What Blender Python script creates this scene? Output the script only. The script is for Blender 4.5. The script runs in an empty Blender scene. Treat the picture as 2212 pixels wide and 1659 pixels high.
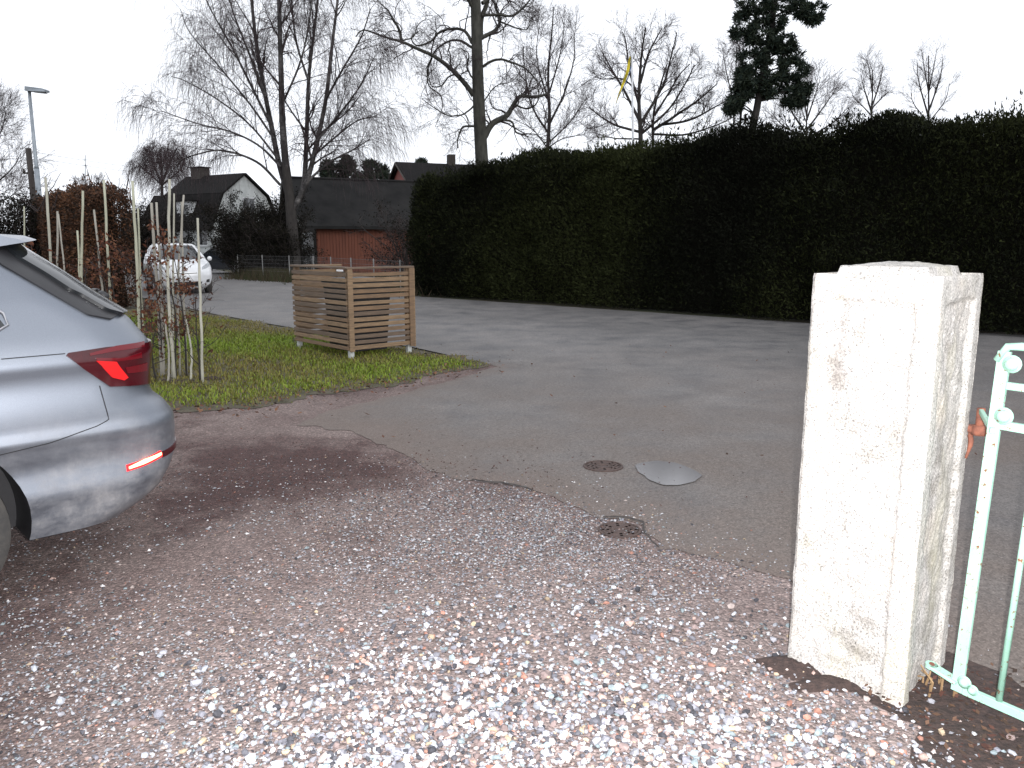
import bpy, bmesh, math
import numpy as np
from mathutils import Vector, Matrix

# ------------------------------------------------------------------ scene, camera, light
scene = bpy.context.scene
CAMH = 1.5
FPX = 1722.0                       # focal length in pixels of a 2212 x 1659 picture
PITCH = math.atan((829.5 - 525) / FPX)
cam_d = bpy.data.cameras.new('camera'); cam = bpy.data.objects.new('camera', cam_d)
scene.collection.objects.link(cam)
cam.location = (0, 0, CAMH); cam.rotation_euler = (math.pi / 2 - PITCH, 0, 0)
cam_d.sensor_width = 36; cam_d.lens = 36 * FPX / 2212; cam_d.clip_end = 3000; cam_d.clip_start = 0.05
scene.camera = cam

world = bpy.data.worlds.new('World'); scene.world = world; world.use_nodes = True
wn = world.node_tree; wn.nodes.clear()
sky = wn.nodes.new('ShaderNodeTexSky'); sky.sky_type = 'NISHITA'; sky.sun_disc = False
sky.sun_elevation = math.radians(28); sky.sun_rotation = math.radians(140)
sky.air_density = 1.5; sky.dust_density = 6
hs = wn.nodes.new('ShaderNodeHueSaturation'); hs.inputs['Saturation'].default_value = 0.12
mx = wn.nodes.new('ShaderNodeMix'); mx.data_type = 'RGBA'; mx.inputs[0].default_value = 0.88
mx.inputs[7].default_value = (11.2, 11.6, 12.4, 1)          # an even overcast deck, slightly cool
bg = wn.nodes.new('ShaderNodeBackground'); bg.inputs[1].default_value = 0.1
wo = wn.nodes.new('ShaderNodeOutputWorld')
wn.links.new(sky.outputs[0], hs.inputs['Color']); wn.links.new(hs.outputs[0], mx.inputs[6])
wn.links.new(mx.outputs[2], bg.inputs[0]); wn.links.new(bg.outputs[0], wo.inputs[0])

sun_d = bpy.data.lights.new('sun', 'SUN'); sun_d.energy = 0.5; sun_d.angle = math.radians(25)
sun_d.color = (1, .97, .93)
sun = bpy.data.objects.new('sun', sun_d); scene.collection.objects.link(sun)
sun.rotation_euler = (math.radians(62), 0, math.radians(180 - 140))

# the camera's own flash, mounted a few centimetres to the right of the lens
fl_d = bpy.data.lights.new('camera_flash', 'SPOT'); fl_d.energy = 820; fl_d.color = (1, .985, 1)
fl_d.spot_size = math.radians(112); fl_d.spot_blend = 0.8; fl_d.shadow_soft_size = 0.012
fl = bpy.data.objects.new('camera_flash', fl_d); scene.collection.objects.link(fl)
fl.location = (0.055, 0.0, CAMH + 0.03)

scene.view_settings.view_transform = 'Standard'; scene.view_settings.look = 'None'
scene.view_settings.exposure = 0.3; scene.view_settings.gamma = 1
scene.render.resolution_x = 1024; scene.render.resolution_y = 768
scene.render.engine = 'CYCLES'

# ------------------------------------------------------------------ pixel <-> place
FW = np.array([0, math.cos(PITCH), -math.sin(PITCH)]); UPV = np.array([0, math.sin(PITCH), math.cos(PITCH)])
RT = np.array([1., 0, 0]); CAM = np.array([0, 0, CAMH])
def ray(x, y): return FW + (x - 1106) / FPX * RT - (y - 829.5) / FPX * UPV
def g(x, y, z=0.0):                      # where the pixel's ray meets height z
    d = ray(x, y); return CAM + d * (z - CAMH) / d[2]
def at(x, y, Y):                         # where it reaches distance Y
    d = ray(x, y); return CAM + d * Y / d[1]
def pix(P):
    P = np.asarray(P, float) - CAM; z = P @ FW
    return np.stack([1106 + FPX * (P @ RT) / z, 829.5 - FPX * (P @ UPV) / z], -1)
def zat(P, y):                           # height above P at picture row y
    d0 = math.hypot(P[0], P[1]) ; px = pix((P[0], P[1], 1.0))
    lo, hi = -2., min(40., CAMH + d0 * 3)
    for _ in range(40):
        m = (lo + hi) / 2
        if pix((P[0], P[1], m))[1] > y: lo = m
        else: hi = m
    return m
_ft = g(1300, 960) - np.array(fl.location)
fl.rotation_euler = Vector(_ft).to_track_quat('-Z', 'Y').to_euler()

# ------------------------------------------------------------------ object helpers
COL = scene.collection.objects
def tag(o, label, cat=None, group=None, kind=None):
    if label: o['label'] = label
    if cat: o['category'] = cat
    if group: o['group'] = group
    if kind: o['kind'] = kind
    return o
def thing(name, loc, label, cat, group=None, rz=0):
    o = bpy.data.objects.new(name, None); COL.link(o); o.location = tuple(loc); o.rotation_euler[2] = rz
    o.empty_display_size = .1
    bpy.context.view_layer.update()
    return tag(o, label, cat, group)
def link(name, me, mat=None, parent=None, world=True):
    o = bpy.data.objects.new(name, me); COL.link(o)
    if mat is not None:
        if isinstance(mat, (list, tuple)):
            for m in mat: me.materials.append(m)
        elif not me.materials: me.materials.append(mat)
    if parent is not None:
        o.parent = parent
        if world: o.matrix_parent_inverse = wm(parent).inverted()
    return o
def wm(o):
    m = Matrix.LocRotScale(o.location, o.rotation_euler, o.scale)
    if o.parent: m = wm(o.parent) @ o.matrix_parent_inverse @ m
    return m
def np_mesh(name, V, Fs, smooth=False, col=None):
    """Fs: list of (M,k) integer arrays"""
    me = bpy.data.meshes.new(name); V = np.asarray(V, np.float32).reshape(-1, 3)
    if isinstance(Fs, np.ndarray): Fs = [Fs]
    Fs = [f for f in Fs if len(f)]
    me.vertices.add(len(V)); me.vertices.foreach_set('co', V.ravel())
    loops = np.concatenate([f.ravel() for f in Fs]).astype(np.int32)
    tot = np.concatenate([np.full(len(f), f.shape[1]) for f in Fs]).astype(np.int32)
    st = np.concatenate([[0], np.cumsum(tot)[:-1]]).astype(np.int32)
    me.loops.add(len(loops)); me.loops.foreach_set('vertex_index', loops)
    me.polygons.add(len(tot)); me.polygons.foreach_set('loop_start', st); me.polygons.foreach_set('loop_total', tot)
    me.polygons.foreach_set('use_smooth', np.full(len(tot), bool(smooth)))
    if col is not None:
        a = me.color_attributes.new('Col', 'FLOAT_COLOR', 'POINT')
        c = np.ones((len(V), 4), np.float32); c[:, :3] = col; a.data.foreach_set('color', c.ravel())
    me.update(calc_edges=True); me.validate()
    return me
class MB:
    """collects shapes into one mesh"""
    def __init__(s): s.v = []; s.f = []
    def add(s, V, F):
        o = len(s.v); s.v += [tuple(map(float, p)) for p in V]; s.f += [tuple(i + o for i in q) for q in F]; return s
    def obox(s, c, ax, ay, az, bev=0.0):
        """box from centre and three half-axis vectors, with bevelled edges when bev > 0"""
        c, ax, ay, az = [np.asarray(q, float) for q in (c, ax, ay, az)]
        if bev <= 0:
            V = [c + i * ax + j * ay + k * az for i in (-1, 1) for j in (-1, 1) for k in (-1, 1)]
            return s.add(V, [(0, 1, 3, 2), (4, 6, 7, 5), (0, 4, 5, 1), (2, 3, 7, 6), (0, 2, 6, 4), (1, 5, 7, 3)])
        bm = bmesh.new(); bmesh.ops.create_cube(bm, size=2)
        L = [np.linalg.norm(a) for a in (ax, ay, az)]
        for v in bm.verts: v.co = (v.co.x * L[0], v.co.y * L[1], v.co.z * L[2])
        bmesh.ops.bevel(bm, geom=bm.edges[:], offset=min(bev, min(L) * .9), segments=1, affect='EDGES')
        U = [a / l for a, l in zip((ax, ay, az), L)]
        bm.verts.ensure_lookup_table()
        V = [c + v.co.x * U[0] + v.co.y * U[1] + v.co.z * U[2] for v in bm.verts]
        F = [[v.index for v in f.verts] for f in bm.faces]; bm.free()
        return s.add(V, F)
    def box(s, a, b, bev=0.0):
        a = np.array(a, float); b = np.array(b, float); c = (a + b) / 2; h = (b - a) / 2
        return s.obox(c, (h[0], 0, 0), (0, h[1], 0), (0, 0, h[2]), bev)
    def tube(s, pts, r, S=8, caps=True):
        pts = np.array(pts, float); r = np.broadcast_to(np.array(r, float), (len(pts),))
        V, F = tubes(pts[None], r[None], S)
        F = [tuple(q) for q in F]; n = len(pts)
        if caps: F += [tuple(range(S))[::-1], tuple((n - 1) * S + i for i in range(S))]
        return s.add(V, F)
    def lathe(s, prof, c, axis, S=24, closed=False):
        """profile of (radius, along) revolved round axis through c"""
        axis = np.array(axis, float) / np.linalg.norm(axis); c = np.array(c, float)
        ref = np.array([0, 0, 1.]) if abs(axis[2]) < .9 else np.array([1., 0, 0])
        a = np.cross(axis, ref); a /= np.linalg.norm(a); b = np.cross(axis, a)
        V = []; n = len(prof)
        for k in range(S):
            t = 2 * math.pi * k / S
            for r, h in prof: V.append(c + axis * h + r * (math.cos(t) * a + math.sin(t) * b))
        F = []
        m = n if closed else n - 1
        for k in range(S):
            for i in range(m):
                j = (i + 1) % n; k2 = (k + 1) % S
                F.append((k * n + i, k2 * n + i, k2 * n + j, k * n + j))
        return s.add(V, F)
    def prism(s, poly, vec):
        """planar polygon pushed along vec"""
        poly = [np.array(p, float) for p in poly]; vec = np.array(vec, float); n = len(poly)
        V = poly + [p + vec for p in poly]
        F = [tuple(range(n))[::-1], tuple(range(n, 2 * n))] + [(i, (i + 1) % n, n + (i + 1) % n, n + i) for i in range(n)]
        return s.add(V, F)
    def build(s, name, mat, parent=None, smooth=False, fixn=True):
        me = bpy.data.meshes.new(name); me.from_pydata(s.v, [], s.f); me.update()
        if fixn:
            bm = bmesh.new(); bm.from_mesh(me); bmesh.ops.recalc_face_normals(bm, faces=bm.faces); bm.to_mesh(me); bm.free()
        if smooth:
            me.polygons.foreach_set('use_smooth', np.ones(len(me.polygons), bool))
            if smooth == 'auto':
                try: me.set_sharp_from_angle(angle=math.radians(40))
                except Exception: pass
        return link(name, me, mat, parent)
def unit(v): return v / np.maximum(np.linalg.norm(v, axis=-1, keepdims=True), 1e-9)
def tubes(P, Rr, S):
    """P (N,n,3), Rr (N,n): vertices and quad faces of N tubes"""
    P = np.asarray(P, float); N, n = P.shape[:2]
    t = unit(np.gradient(P, axis=1))
    ref = np.where(np.abs(t[:, :1, 2:3]) < .8, np.array([[[0, 0, 1.]]]), np.array([[[1., 0, 0]]]))
    a = unit(np.cross(t, np.broadcast_to(ref, t.shape))); b = np.cross(t, a)
    th = np.arange(S) * 2 * math.pi / S
    V = P[:, :, None] + Rr[:, :, None, None] * (np.cos(th)[:, None] * a[:, :, None] + np.sin(th)[:, None] * b[:, :, None])
    idx = np.arange(N * n * S).reshape(N, n, S)
    q = np.stack([idx[:, :-1], np.roll(idx, -1, 2)[:, :-1], np.roll(idx, -1, 2)[:, 1:], idx[:, 1:]], -1).reshape(-1, 4)
    return V.reshape(-1, 3), q
def resample(pts, n):
    pts = np.array(pts, float); d = np.r_[0, np.cumsum(np.linalg.norm(np.diff(pts, axis=0), axis=1))]
    t = np.linspace(0, d[-1], n); return np.stack([np.interp(t, d, pts[:, k]) for k in range(pts.shape[1])], 1)
def smooth_line(pts, n):
    """Catmull-Rom through the points"""
    p = np.array(pts, float); p = np.vstack([2 * p[0] - p[1], p, 2 * p[-1] - p[-2]]); out = []
    for i in range(1, len(p) - 2):
        for t in np.linspace(0, 1, 8, endpoint=False):
            a, b, c, d = p[i - 1:i + 3]
            out.append(.5 * (2 * b + (c - a) * t + (2 * a - 5 * b + 4 * c - d) * t * t + (3 * b - a - 3 * c + d) * t ** 3))
    out.append(p[-2]); return resample(out, n)
def inpoly(P, poly):
    x, y = P[:, 0], P[:, 1]; poly = np.array(poly)[:, :2]; r = np.zeros(len(P), bool); n = len(poly)
    for i in range(n):
        x1, y1 = poly[i]; x2, y2 = poly[(i + 1) % n]
        c = (y1 > y) != (y2 > y)
        r ^= c & (x < (x2 - x1) * (y - y1) / (y2 - y1 + 1e-12) + x1)
    return r
def polydist(P, poly, closed=True):
    poly = np.array(poly, float)[:, :2]; d = np.full(len(P), 1e9); n = len(poly)
    for i in range(n if closed else n - 1):
        a = poly[i]; b = poly[(i + 1) % n]; ab = b - a
        t = np.clip(((P[:, :2] - a) @ ab) / (ab @ ab + 1e-12), 0, 1)
        d = np.minimum(d, np.linalg.norm(P[:, :2] - a - t[:, None] * ab, axis=1))
    return d
def wob(P, s, seed=0, octv=3):
    """smooth pseudo-noise from sines, about -1..1"""
    r = np.random.default_rng(seed); P = np.asarray(P, float); out = np.zeros(P.shape[:-1]); amp = 1; tot = 0
    for o in range(octv):
        for k in range(4):
            v = r.normal(size=P.shape[-1]); v /= np.linalg.norm(v)
            out += amp * np.sin(P @ v * s * (2 ** o) * r.uniform(.7, 1.4) + r.uniform(0, 6.28))
        tot += amp * 2; amp *= .55
    return out / tot

# ------------------------------------------------------------------ materials
def nmat(name):
    m = bpy.data.materials.new(name); m.use_nodes = True; nt = m.node_tree
    b = nt.nodes['Principled BSDF']; return m, nt, b
def tex(nt, kind, scale, detail=4, rough=.6, coord='Object', vec=None):
    tc = nt.nodes.new('ShaderNodeTexCoord'); mp = nt.nodes.new('ShaderNodeMapping')
    nt.links.new(tc.outputs[coord], mp.inputs[0])
    if vec: mp.inputs['Scale'].default_value = vec
    n = nt.nodes.new('ShaderNodeTexNoise' if kind == 'noise' else 'ShaderNodeTexVoronoi')
    n.inputs['Scale'].default_value = scale
    if kind == 'noise': n.inputs['Detail'].default_value = detail; n.inputs['Roughness'].default_value = rough
    nt.links.new(mp.outputs[0], n.inputs['Vector']); return n
def ramp(nt, src, stops):
    r = nt.nodes.new('ShaderNodeValToRGB'); el = r.color_ramp.elements
    while len(el) < len(stops): el.new(.5)
    for e, (p, c) in zip(el, stops): e.position = p; e.color = (*c, 1) if len(c) == 3 else c
    nt.links.new(src, r.inputs[0]); return r
def mixc(nt, fac, a, b, mode='MIX'):
    m = nt.nodes.new('ShaderNodeMix'); m.data_type = 'RGBA'; m.blend_type = mode
    for s, i in ((fac, 0), (a, 6), (b, 7)):
        if hasattr(s, 'links'): nt.links.new(s, m.inputs[i])
        elif i == 0: m.inputs[0].default_value = s
        else: m.inputs[i].default_value = (*s, 1)
    return m.outputs[2]
def bump(nt, b, src, strength=.3, dist=.01):
    n = nt.nodes.new('ShaderNodeBump'); n.inputs['Strength'].default_value = strength; n.inputs['Distance'].default_value = dist
    nt.links.new(src, n.inputs['Height']); nt.links.new(n.outputs[0], b.inputs['Normal'])
def mat(name, c1, c2=None, scale=6, rough=.7, bmp=0.0, metal=0.0, vec=None, detail=5, spec=.5, lo=.35, hi=.65, bdist=.01):
    m, nt, b = nmat(name); b.inputs['Roughness'].default_value = rough; b.inputs['Metallic'].default_value = metal
    b.inputs['Specular IOR Level'].default_value = spec
    if c2 is None: c2 = tuple(.75 * c for c in c1)
    n = tex(nt, 'noise', scale, detail, vec=vec)
    r = ramp(nt, n.outputs[0], [(lo, c1), (hi, c2)]); nt.links.new(r.outputs[0], b.inputs['Base Color'])
    if bmp: bump(nt, b, n.outputs[0], bmp, bdist)
    return m
def vcmat(name, rough=.8, spec=.3, transl=0.0, nvar=0.0, nscale=40):
    m, nt, b = nmat(name); a = nt.nodes.new('ShaderNodeAttribute'); a.attribute_name = 'Col'
    src = a.outputs['Color']
    if nvar:
        n = tex(nt, 'noise', nscale, 4)
        r = ramp(nt, n.outputs[0], [(.3, (1 - nvar,) * 3), (.7, (1 + nvar,) * 3)])
        src = mixc(nt, 1.0, src, r.outputs[0], 'MULTIPLY')
    nt.links.new(src, b.inputs['Base Color'])
    b.inputs['Roughness'].default_value = rough; b.inputs['Specular IOR Level'].default_value = spec
    return m
def emat(name, col, strength, base=(.2, .01, .01)):
    m, nt, b = nmat(name); b.inputs['Base Color'].default_value = (*base, 1)
    b.inputs['Emission Color'].default_value = (*col, 1); b.inputs['Emission Strength'].default_value = strength
    b.inputs['Roughness'].default_value = .15
    return m
# ------------------------------------------------------------------ ground, road, drive, verge
rng = np.random.default_rng(7)
def ragged(poly, step, amp, seed, keep=None):
    """subdivide a polygon's edges and jitter them sideways so that the border is uneven"""
    poly = np.array(poly, float)[:, :2]; out = []
    for i in range(len(poly)):
        a, b = poly[i], poly[(i + 1) % len(poly)]; L = np.linalg.norm(b - a)
        n = max(1, int(L / step)) if (keep is None or i in keep) else 1
        nn = np.array([-(b - a)[1], (b - a)[0]]) / max(L, 1e-6)
        for k in range(n):
            p = a + (b - a) * k / n
            if k: p = p + nn * amp * (wob(p[None], 4.0, seed)[0] + .8 * wob(p[None], 17., seed + 1)[0])
            out.append(p)
    return np.array(out)
def sheet(name, poly, z, m, kind='structure'):
    bm = bmesh.new(); vs = [bm.verts.new((p[0], p[1], z)) for p in poly]
    es = [bm.edges.new((vs[i], vs[(i + 1) % len(vs)])) for i in range(len(vs))]
    bmesh.ops.triangle_fill(bm, edges=es, use_beauty=True)
    for f in bm.faces:
        if f.normal.z < 0: f.normal_flip()
    me = bpy.data.meshes.new(name); bm.to_mesh(me); bm.free()
    o = link(name, me, m); o['kind'] = kind; return o

# earth and rough lawn reaching to the horizon
m_ground, nt, b = nmat('lawn_and_earth'); b.inputs['Roughness'].default_value = .95
n1 = tex(nt, 'noise', .35, 6); n2 = tex(nt, 'noise', 30, 5)
r1 = ramp(nt, n1.outputs[0], [(.35, (.04, .05, .018)), (.6, (.06, .045, .025))])
r2 = ramp(nt, n2.outputs[0], [(.3, (.55,) * 3), (.7, (1.3,) * 3)])
nt.links.new(mixc(nt, 1, r1.outputs[0], r2.outputs[0], 'MULTIPLY'), b.inputs['Base Color']); bump(nt, b, n2.outputs[0], .5, .03)
gr = 1500
me = np_mesh('ground', [(-gr, -gr, -.012), (gr, -gr, -.012), (gr, gr, -.012), (-gr, gr, -.012)], np.array([[0, 1, 2, 3]]))
o = link('ground', me, m_ground); o['kind'] = 'structure'

# trodden dirt and fine gravel of the drive
m_dirt, nt, b = nmat('dirt_and_fine_gravel'); b.inputs['Roughness'].default_value = .9
n1 = tex(nt, 'noise', .9, 7, .62); n2 = tex(nt, 'noise', 55, 4, .7); v = tex(nt, 'voronoi', 85); v2 = tex(nt, 'voronoi', 170)
base_ = ramp(nt, n1.outputs[0], [(.3, (.1, .066, .06)), (.48, (.172, .132, .12)), (.7, (.22, .178, .162))])
at_ = nt.nodes.new('ShaderNodeAttribute'); at_.attribute_name = 'Col'; sp_ = nt.nodes.new('ShaderNodeSeparateColor'); nt.links.new(at_.outputs['Color'], sp_.inputs[0])
nm0 = tex(nt, 'noise', 3.2, 9, .75); nm_ = nt.nodes.new('ShaderNodeMath'); nm_.operation = 'MULTIPLY_ADD'; nm_.inputs[1].default_value = 2.4; nm_.inputs[2].default_value = -.7; nt.links.new(nm0.outputs[0], nm_.inputs[0])
def edge_mask(chan, lo, hi):
    a_ = nt.nodes.new('ShaderNodeMath'); a_.operation = 'ADD'; nt.links.new(chan, a_.inputs[0]); nt.links.new(nm_.outputs[0], a_.inputs[1])
    m_ = nt.nodes.new('ShaderNodeMapRange'); m_.inputs[1].default_value = lo; m_.inputs[2].default_value = hi; nt.links.new(a_.outputs[0], m_.inputs[0]); return m_.outputs[0]
pale = mixc(nt, edge_mask(sp_.outputs[1], .75, 1.4), base_.outputs[0], (.24, .198, .184))        # where crushed stone dust lies
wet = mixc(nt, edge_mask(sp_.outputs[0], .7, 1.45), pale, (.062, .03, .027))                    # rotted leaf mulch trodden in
class _B: outputs = [wet]
base = _B
spk = ramp(nt, v.outputs['Color'], [(0, (.5, .48, .48)), (.55, (.88, .84, .84)), (.8, (1.2, 1.14, 1.14)), (1, (1.9, 1.85, 1.85))])
spk2 = ramp(nt, v2.outputs['Color'], [(0, (.7,) * 3), (.7, (1.05,) * 3), (1, (1.7, 1.65, 1.65))])
c = mixc(nt, 1, base.outputs[0], spk.outputs[0], 'MULTIPLY'); c = mixc(nt, 1, c, spk2.outputs[0], 'MULTIPLY')
nt.links.new(c, b.inputs['Base Color'])
ad = nt.nodes.new('ShaderNodeMath'); ad.operation = 'MULTIPLY_ADD'; ad.inputs[1].default_value = -.6
nt.links.new(v.outputs['Distance'], ad.inputs[0]); nt.links.new(n2.outputs[0], ad.inputs[2]); bump(nt, b, ad.outputs[0], .8, .012)

near_edge = [(-.33, 9.98), (-1.46, 11.57), (-3.72, 14.0), (-6.25, 16.92), (-11, 23.2), (-17, 32), (-27, 50), (-50, 95)]
far_edge = [(-42, 99), (-22, 56), (-13, 38.5), (-8.07, 30.35), (-2.86, 22.9), (5.58, 15.13), (8.6, 13.0), (22, 1), (34, -12)]
# grass verge
GR = [g(*p)[:2] for p in [(1050, 785), (1000, 800), (900, 820), (780, 842), (660, 862), (560, 882), (450, 888), (330, 880), (200, 885), (0, 900)]]
verge = GR + [np.array((-10, 7.6)), np.array((-16, 9)), np.array((-30, 40))] + [np.array((-17.3, 32)), np.array((-11.2, 23.2)), np.array((-6.3, 16.86)), np.array((-3.75, 13.96)), np.array((-1.5, 11.5))]
# asphalt mouth of the drive, its border against the gravel traced from the photograph
AE = [g(*p)[:2] for p in [(2212, 1490), (2060, 1415), (1860, 1330), (1705, 1252), (1560, 1212), (1420, 1188), (1392, 1150), (1345, 1122), (1290, 1120), (1210, 1083), (1150, 1060), (1060, 1044), (965, 1030), (905, 1003), (835, 962), (765, 934), (640, 920), (700, 893), (800, 868), (880, 848), (985, 818), (1075, 792)]]
road_poly = [np.array(p) for p in [(34, -20), (20, -8), (9, 0), (3.2, 1.6)]] + AE + [np.array(p) for p in near_edge] + [np.array(p) for p in far_edge]
m_asph, nt, b = nmat('worn_asphalt'); b.inputs['Specular IOR Level'].default_value = .35
n1 = tex(nt, 'noise', .22, 6, .6, vec=(1, .6, 1)); n2 = tex(nt, 'noise', 1.7, 6, .65); n3 = tex(nt, 'noise', 140, 3, .8); v = tex(nt, 'voronoi', 130)
ba = ramp(nt, n1.outputs[0], [(.32, (.105, .103, .103)), (.66, (.185, .18, .178))])
bb = ramp(nt, n2.outputs[0], [(.3, (.62, .62, .65)), (.5, (1, .98, .97)), (.72, (1.3, 1.24, 1.2))])
bc = ramp(nt, v.outputs['Color'], [(0, (.6,) * 3), (.6, (.95,) * 3), (.92, (1.2,) * 3), (1, (2.0,) * 3)])
n6 = tex(nt, 'noise', 38, 5, .8); bd = ramp(nt, n6.outputs[0], [(.3, (.7,) * 3), (.5, (1,) * 3), (.7, (1.32,) * 3)])
c = mixc(nt, 1, ba.outputs[0], bb.outputs[0], 'MULTIPLY'); c = mixc(nt, 1, c, bc.outputs[0], 'MULTIPLY'); c = mixc(nt, 1, c, bd.outputs[0], 'MULTIPLY')
# brown dust carried out of the drive on tyres: strongest near the gravel, patchy
tc = nt.nodes.new('ShaderNodeTexCoord'); sx = nt.nodes.new('ShaderNodeSeparateXYZ'); nt.links.new(tc.outputs['Object'], sx.inputs[0])
mr = nt.nodes.new('ShaderNodeMapRange'); mr.inputs[1].default_value = 12; mr.inputs[2].default_value = 5.5
nt.links.new(sx.outputs[1], mr.inputs[0])
n4 = tex(nt, 'noise', .8, 6, .6); r4 = ramp(nt, n4.outputs[0], [(.35, (.3,) * 3), (.6, (1,) * 3)])
ml = nt.nodes.new('ShaderNodeMath'); ml.operation = 'MULTIPLY'; nt.links.new(mr.outputs[0], ml.inputs[0]); nt.links.new(r4.outputs[0], ml.inputs[1])
dust = mixc(nt, 1, mixc(nt, 1, (.138, .114, .1), bc.outputs[0], 'MULTIPLY'), bd.outputs[0], 'MULTIPLY')
c = mixc(nt, ml.outputs[0], c, dust)
# sand and grit washed over the broken border, thinning out irregularly
at_ = nt.nodes.new('ShaderNodeAttribute'); at_.attribute_name = 'Col'
n5 = tex(nt, 'noise', 5, 8, .7); sm_ = nt.nodes.new('ShaderNodeMath'); sm_.operation = 'ADD'; nt.links.new(at_.outputs['Fac'], sm_.inputs[0]); nt.links.new(n5.outputs[0], sm_.inputs[1])
sc_ = nt.nodes.new('ShaderNodeMapRange'); sc_.inputs[1].default_value = .75; sc_.inputs[2].default_value = 1.45; nt.links.new(sm_.outputs[0], sc_.inputs[0])
grit = mixc(nt, 1, (.145, .115, .1), bc.outputs[0], 'MULTIPLY')
c = mixc(nt, sc_.outputs[0], c, grit); nt.links.new(c, b.inputs['Base Color'])
rr = ramp(nt, n2.outputs[0], [(.3, (.62,) * 3), (.7, (.85,) * 3)]); nt.links.new(rr.outputs[0], b.inputs['Roughness']); bump(nt, b, n3.outputs[0], .35, .006)

drive_poly = [np.array(p) for p in [(3.2, 1.35), (3.2, -4), (-9, -4), (-16, 4), (-16, 9.4), (-10, 8.0)]] + [p + np.array((0, .25)) for p in GR[::-1]][:-1] + [np.array((.25, 10.2)), np.array((1.6, 9)), np.array((2.5, 6)), np.array((2.0, 3.2)), np.array((2.6, 2.0))]
def fine_sheet(name, outline, z, m, box, step, attr, keepout=.05, skip=0):
    gx_, gy_ = np.meshgrid(np.arange(box[0], box[1], step), np.arange(box[2], box[3], step)); ip = np.stack([gx_.ravel(), gy_.ravel()], 1) + rng.uniform(-.03, .03, (gx_.size, 2))
    ip = ip[inpoly(ip, outline)]; ip = ip[polydist(ip, outline[skip:]) > keepout]
    nb_ = len(outline); vo, eo, fo, *_ = delaunay_2d_cdt([Vector(p) for p in np.vstack([outline, ip])], [(i, (i + 1) % nb_) for i in range(nb_)], [], 1, 1e-5)
    VO = np.array([(p[0], p[1], z) for p in vo])
    o = link(name, np_mesh(name, VO, np.array([list(f) for f in fo]), col=attr(VO)), m); o['kind'] = 'structure'; return o
from mathutils.geometry import delaunay_2d_cdt
MUL = np.array([g(*p)[:2] for p in [(380, 960), (560, 950), (700, 950), (800, 955), (850, 985), (900, 1015), (860, 1040), (700, 1070), (560, 1105), (420, 1150), (330, 1165), (250, 1150), (330, 1060)]])
def drive_attr(V):
    dm = polydist(V, MUL) * np.where(inpoly(V, MUL), 1, -1); mul = np.clip(.5 + dm / .7, 0, 1)
    lf = np.clip((-V[:, 0] - 1.0 - .25 * (V[:, 1] - 2)) / .7, 0, 1) * .5                # dark brown compacted soil by the car
    pl = np.clip((4.9 - V[:, 1] - .25 * np.abs(V[:, 0] - .3)) / 2.2, 0, 1) * np.clip((V[:, 0] + 2.0) / 1.2, 0, 1)
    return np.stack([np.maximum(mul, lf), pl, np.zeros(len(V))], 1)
fine_sheet('gravel_drive', np.array(drive_poly), .0, m_dirt, (-5, 2.4, 1.4, 9), .11, drive_attr)
rb = ragged(road_poly, .07, .045, 3, keep=set(range(4, 26)))
def road_attr(V):
    dA = polydist(V, np.array(AE[2:16]), False); dG = polydist(V, np.array(AE[15:]), False)
    return np.repeat(np.clip(np.exp(-dA / .55) + .8 * np.exp(-dG / .3), 0, 1)[:, None], 3, 1)
fine_sheet('road', rb, .004, m_asph, (-4.5, 4.5, 2.0, 12.5), .085, road_attr, .05, 4)
# grass verge as a low lumpy sheet, then blades
m_turf = mat('turf_soil', (.05, .05, .024), (.095, .075, .055), 5.0, .95, .6, bdist=.03)
vp = np.array(ragged(verge, .1, .13, 9, keep=set(range(0, 9)) | set(range(12, 18))))
sheet('grass_verge', vp, .005, m_turf)

def grass(name, N, box, poly, hmin, hmax, label, seed, zbase=.01, dens=None):
    r = np.random.default_rng(seed)
    P = np.stack([r.uniform(box[0], box[1], N), r.uniform(box[2], box[3], N)], 1)
    k = inpoly(P, poly); P = P[k]; d = polydist(P, poly)
    patch = wob(P, 1.1, seed + 1)
    keep = r.uniform(0, 1, len(P)) < np.clip(d / .3, .22, 1) * np.clip(.95 + .5 * patch, .3, 1)
    P = P[keep]; d = d[keep]; patch = patch[keep]; n = len(P)
    P = P + r.normal(0, .05, P.shape)
    h = r.uniform(hmin, hmax, n) * np.clip(.55 + d * .8, .5, 1.15) * (1 + .35 * patch)
    a = r.uniform(0, 6.28, n); lean = r.uniform(.2, 1.1, n); w = r.uniform(.0035, .008, n)
    base = np.c_[P, np.full(n, zbase)]; dr = np.c_[np.cos(a), np.sin(a), np.zeros(n)]; sd = np.c_[-np.sin(a), np.cos(a), np.zeros(n)]
    up = np.array([0, 0, 1.]); m1 = base + dr * (h * lean * .35)[:, None] + up * (h * .6)[:, None]
    tip = base + dr * (h * lean)[:, None] + up * (h * np.clip(1.1 - .35 * lean, .4, 1))[:, None]
    V = np.stack([base - sd * w[:, None], base + sd * w[:, None], m1 + sd * w[:, None] * .8, m1 - sd * w[:, None] * .8, tip], 1)
    i = np.arange(n)[:, None] * 5; Q = i + np.array([[0, 1, 2, 3]]); T = i + np.array([[3, 2, 4]])
    t = np.clip(.45 + .8 * patch + r.normal(0, .3, n) - np.clip(.45 - d, 0, .5) * 1.2, 0, 1)[:, None]
    c = (1 - t) * np.array([.15, .125, .035]) + t * np.array([.15, .22, .02]); c *= r.uniform(.6, 1.25, (n, 1))
    o = link(name, np_mesh(name, V, [Q, T], col=np.repeat(c, 5, 0)), M_GRASS)
    return tag(o, label, 'grass', kind='stuff')
M_GRASS = vcmat('grass_blades', .7, .25)
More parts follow.
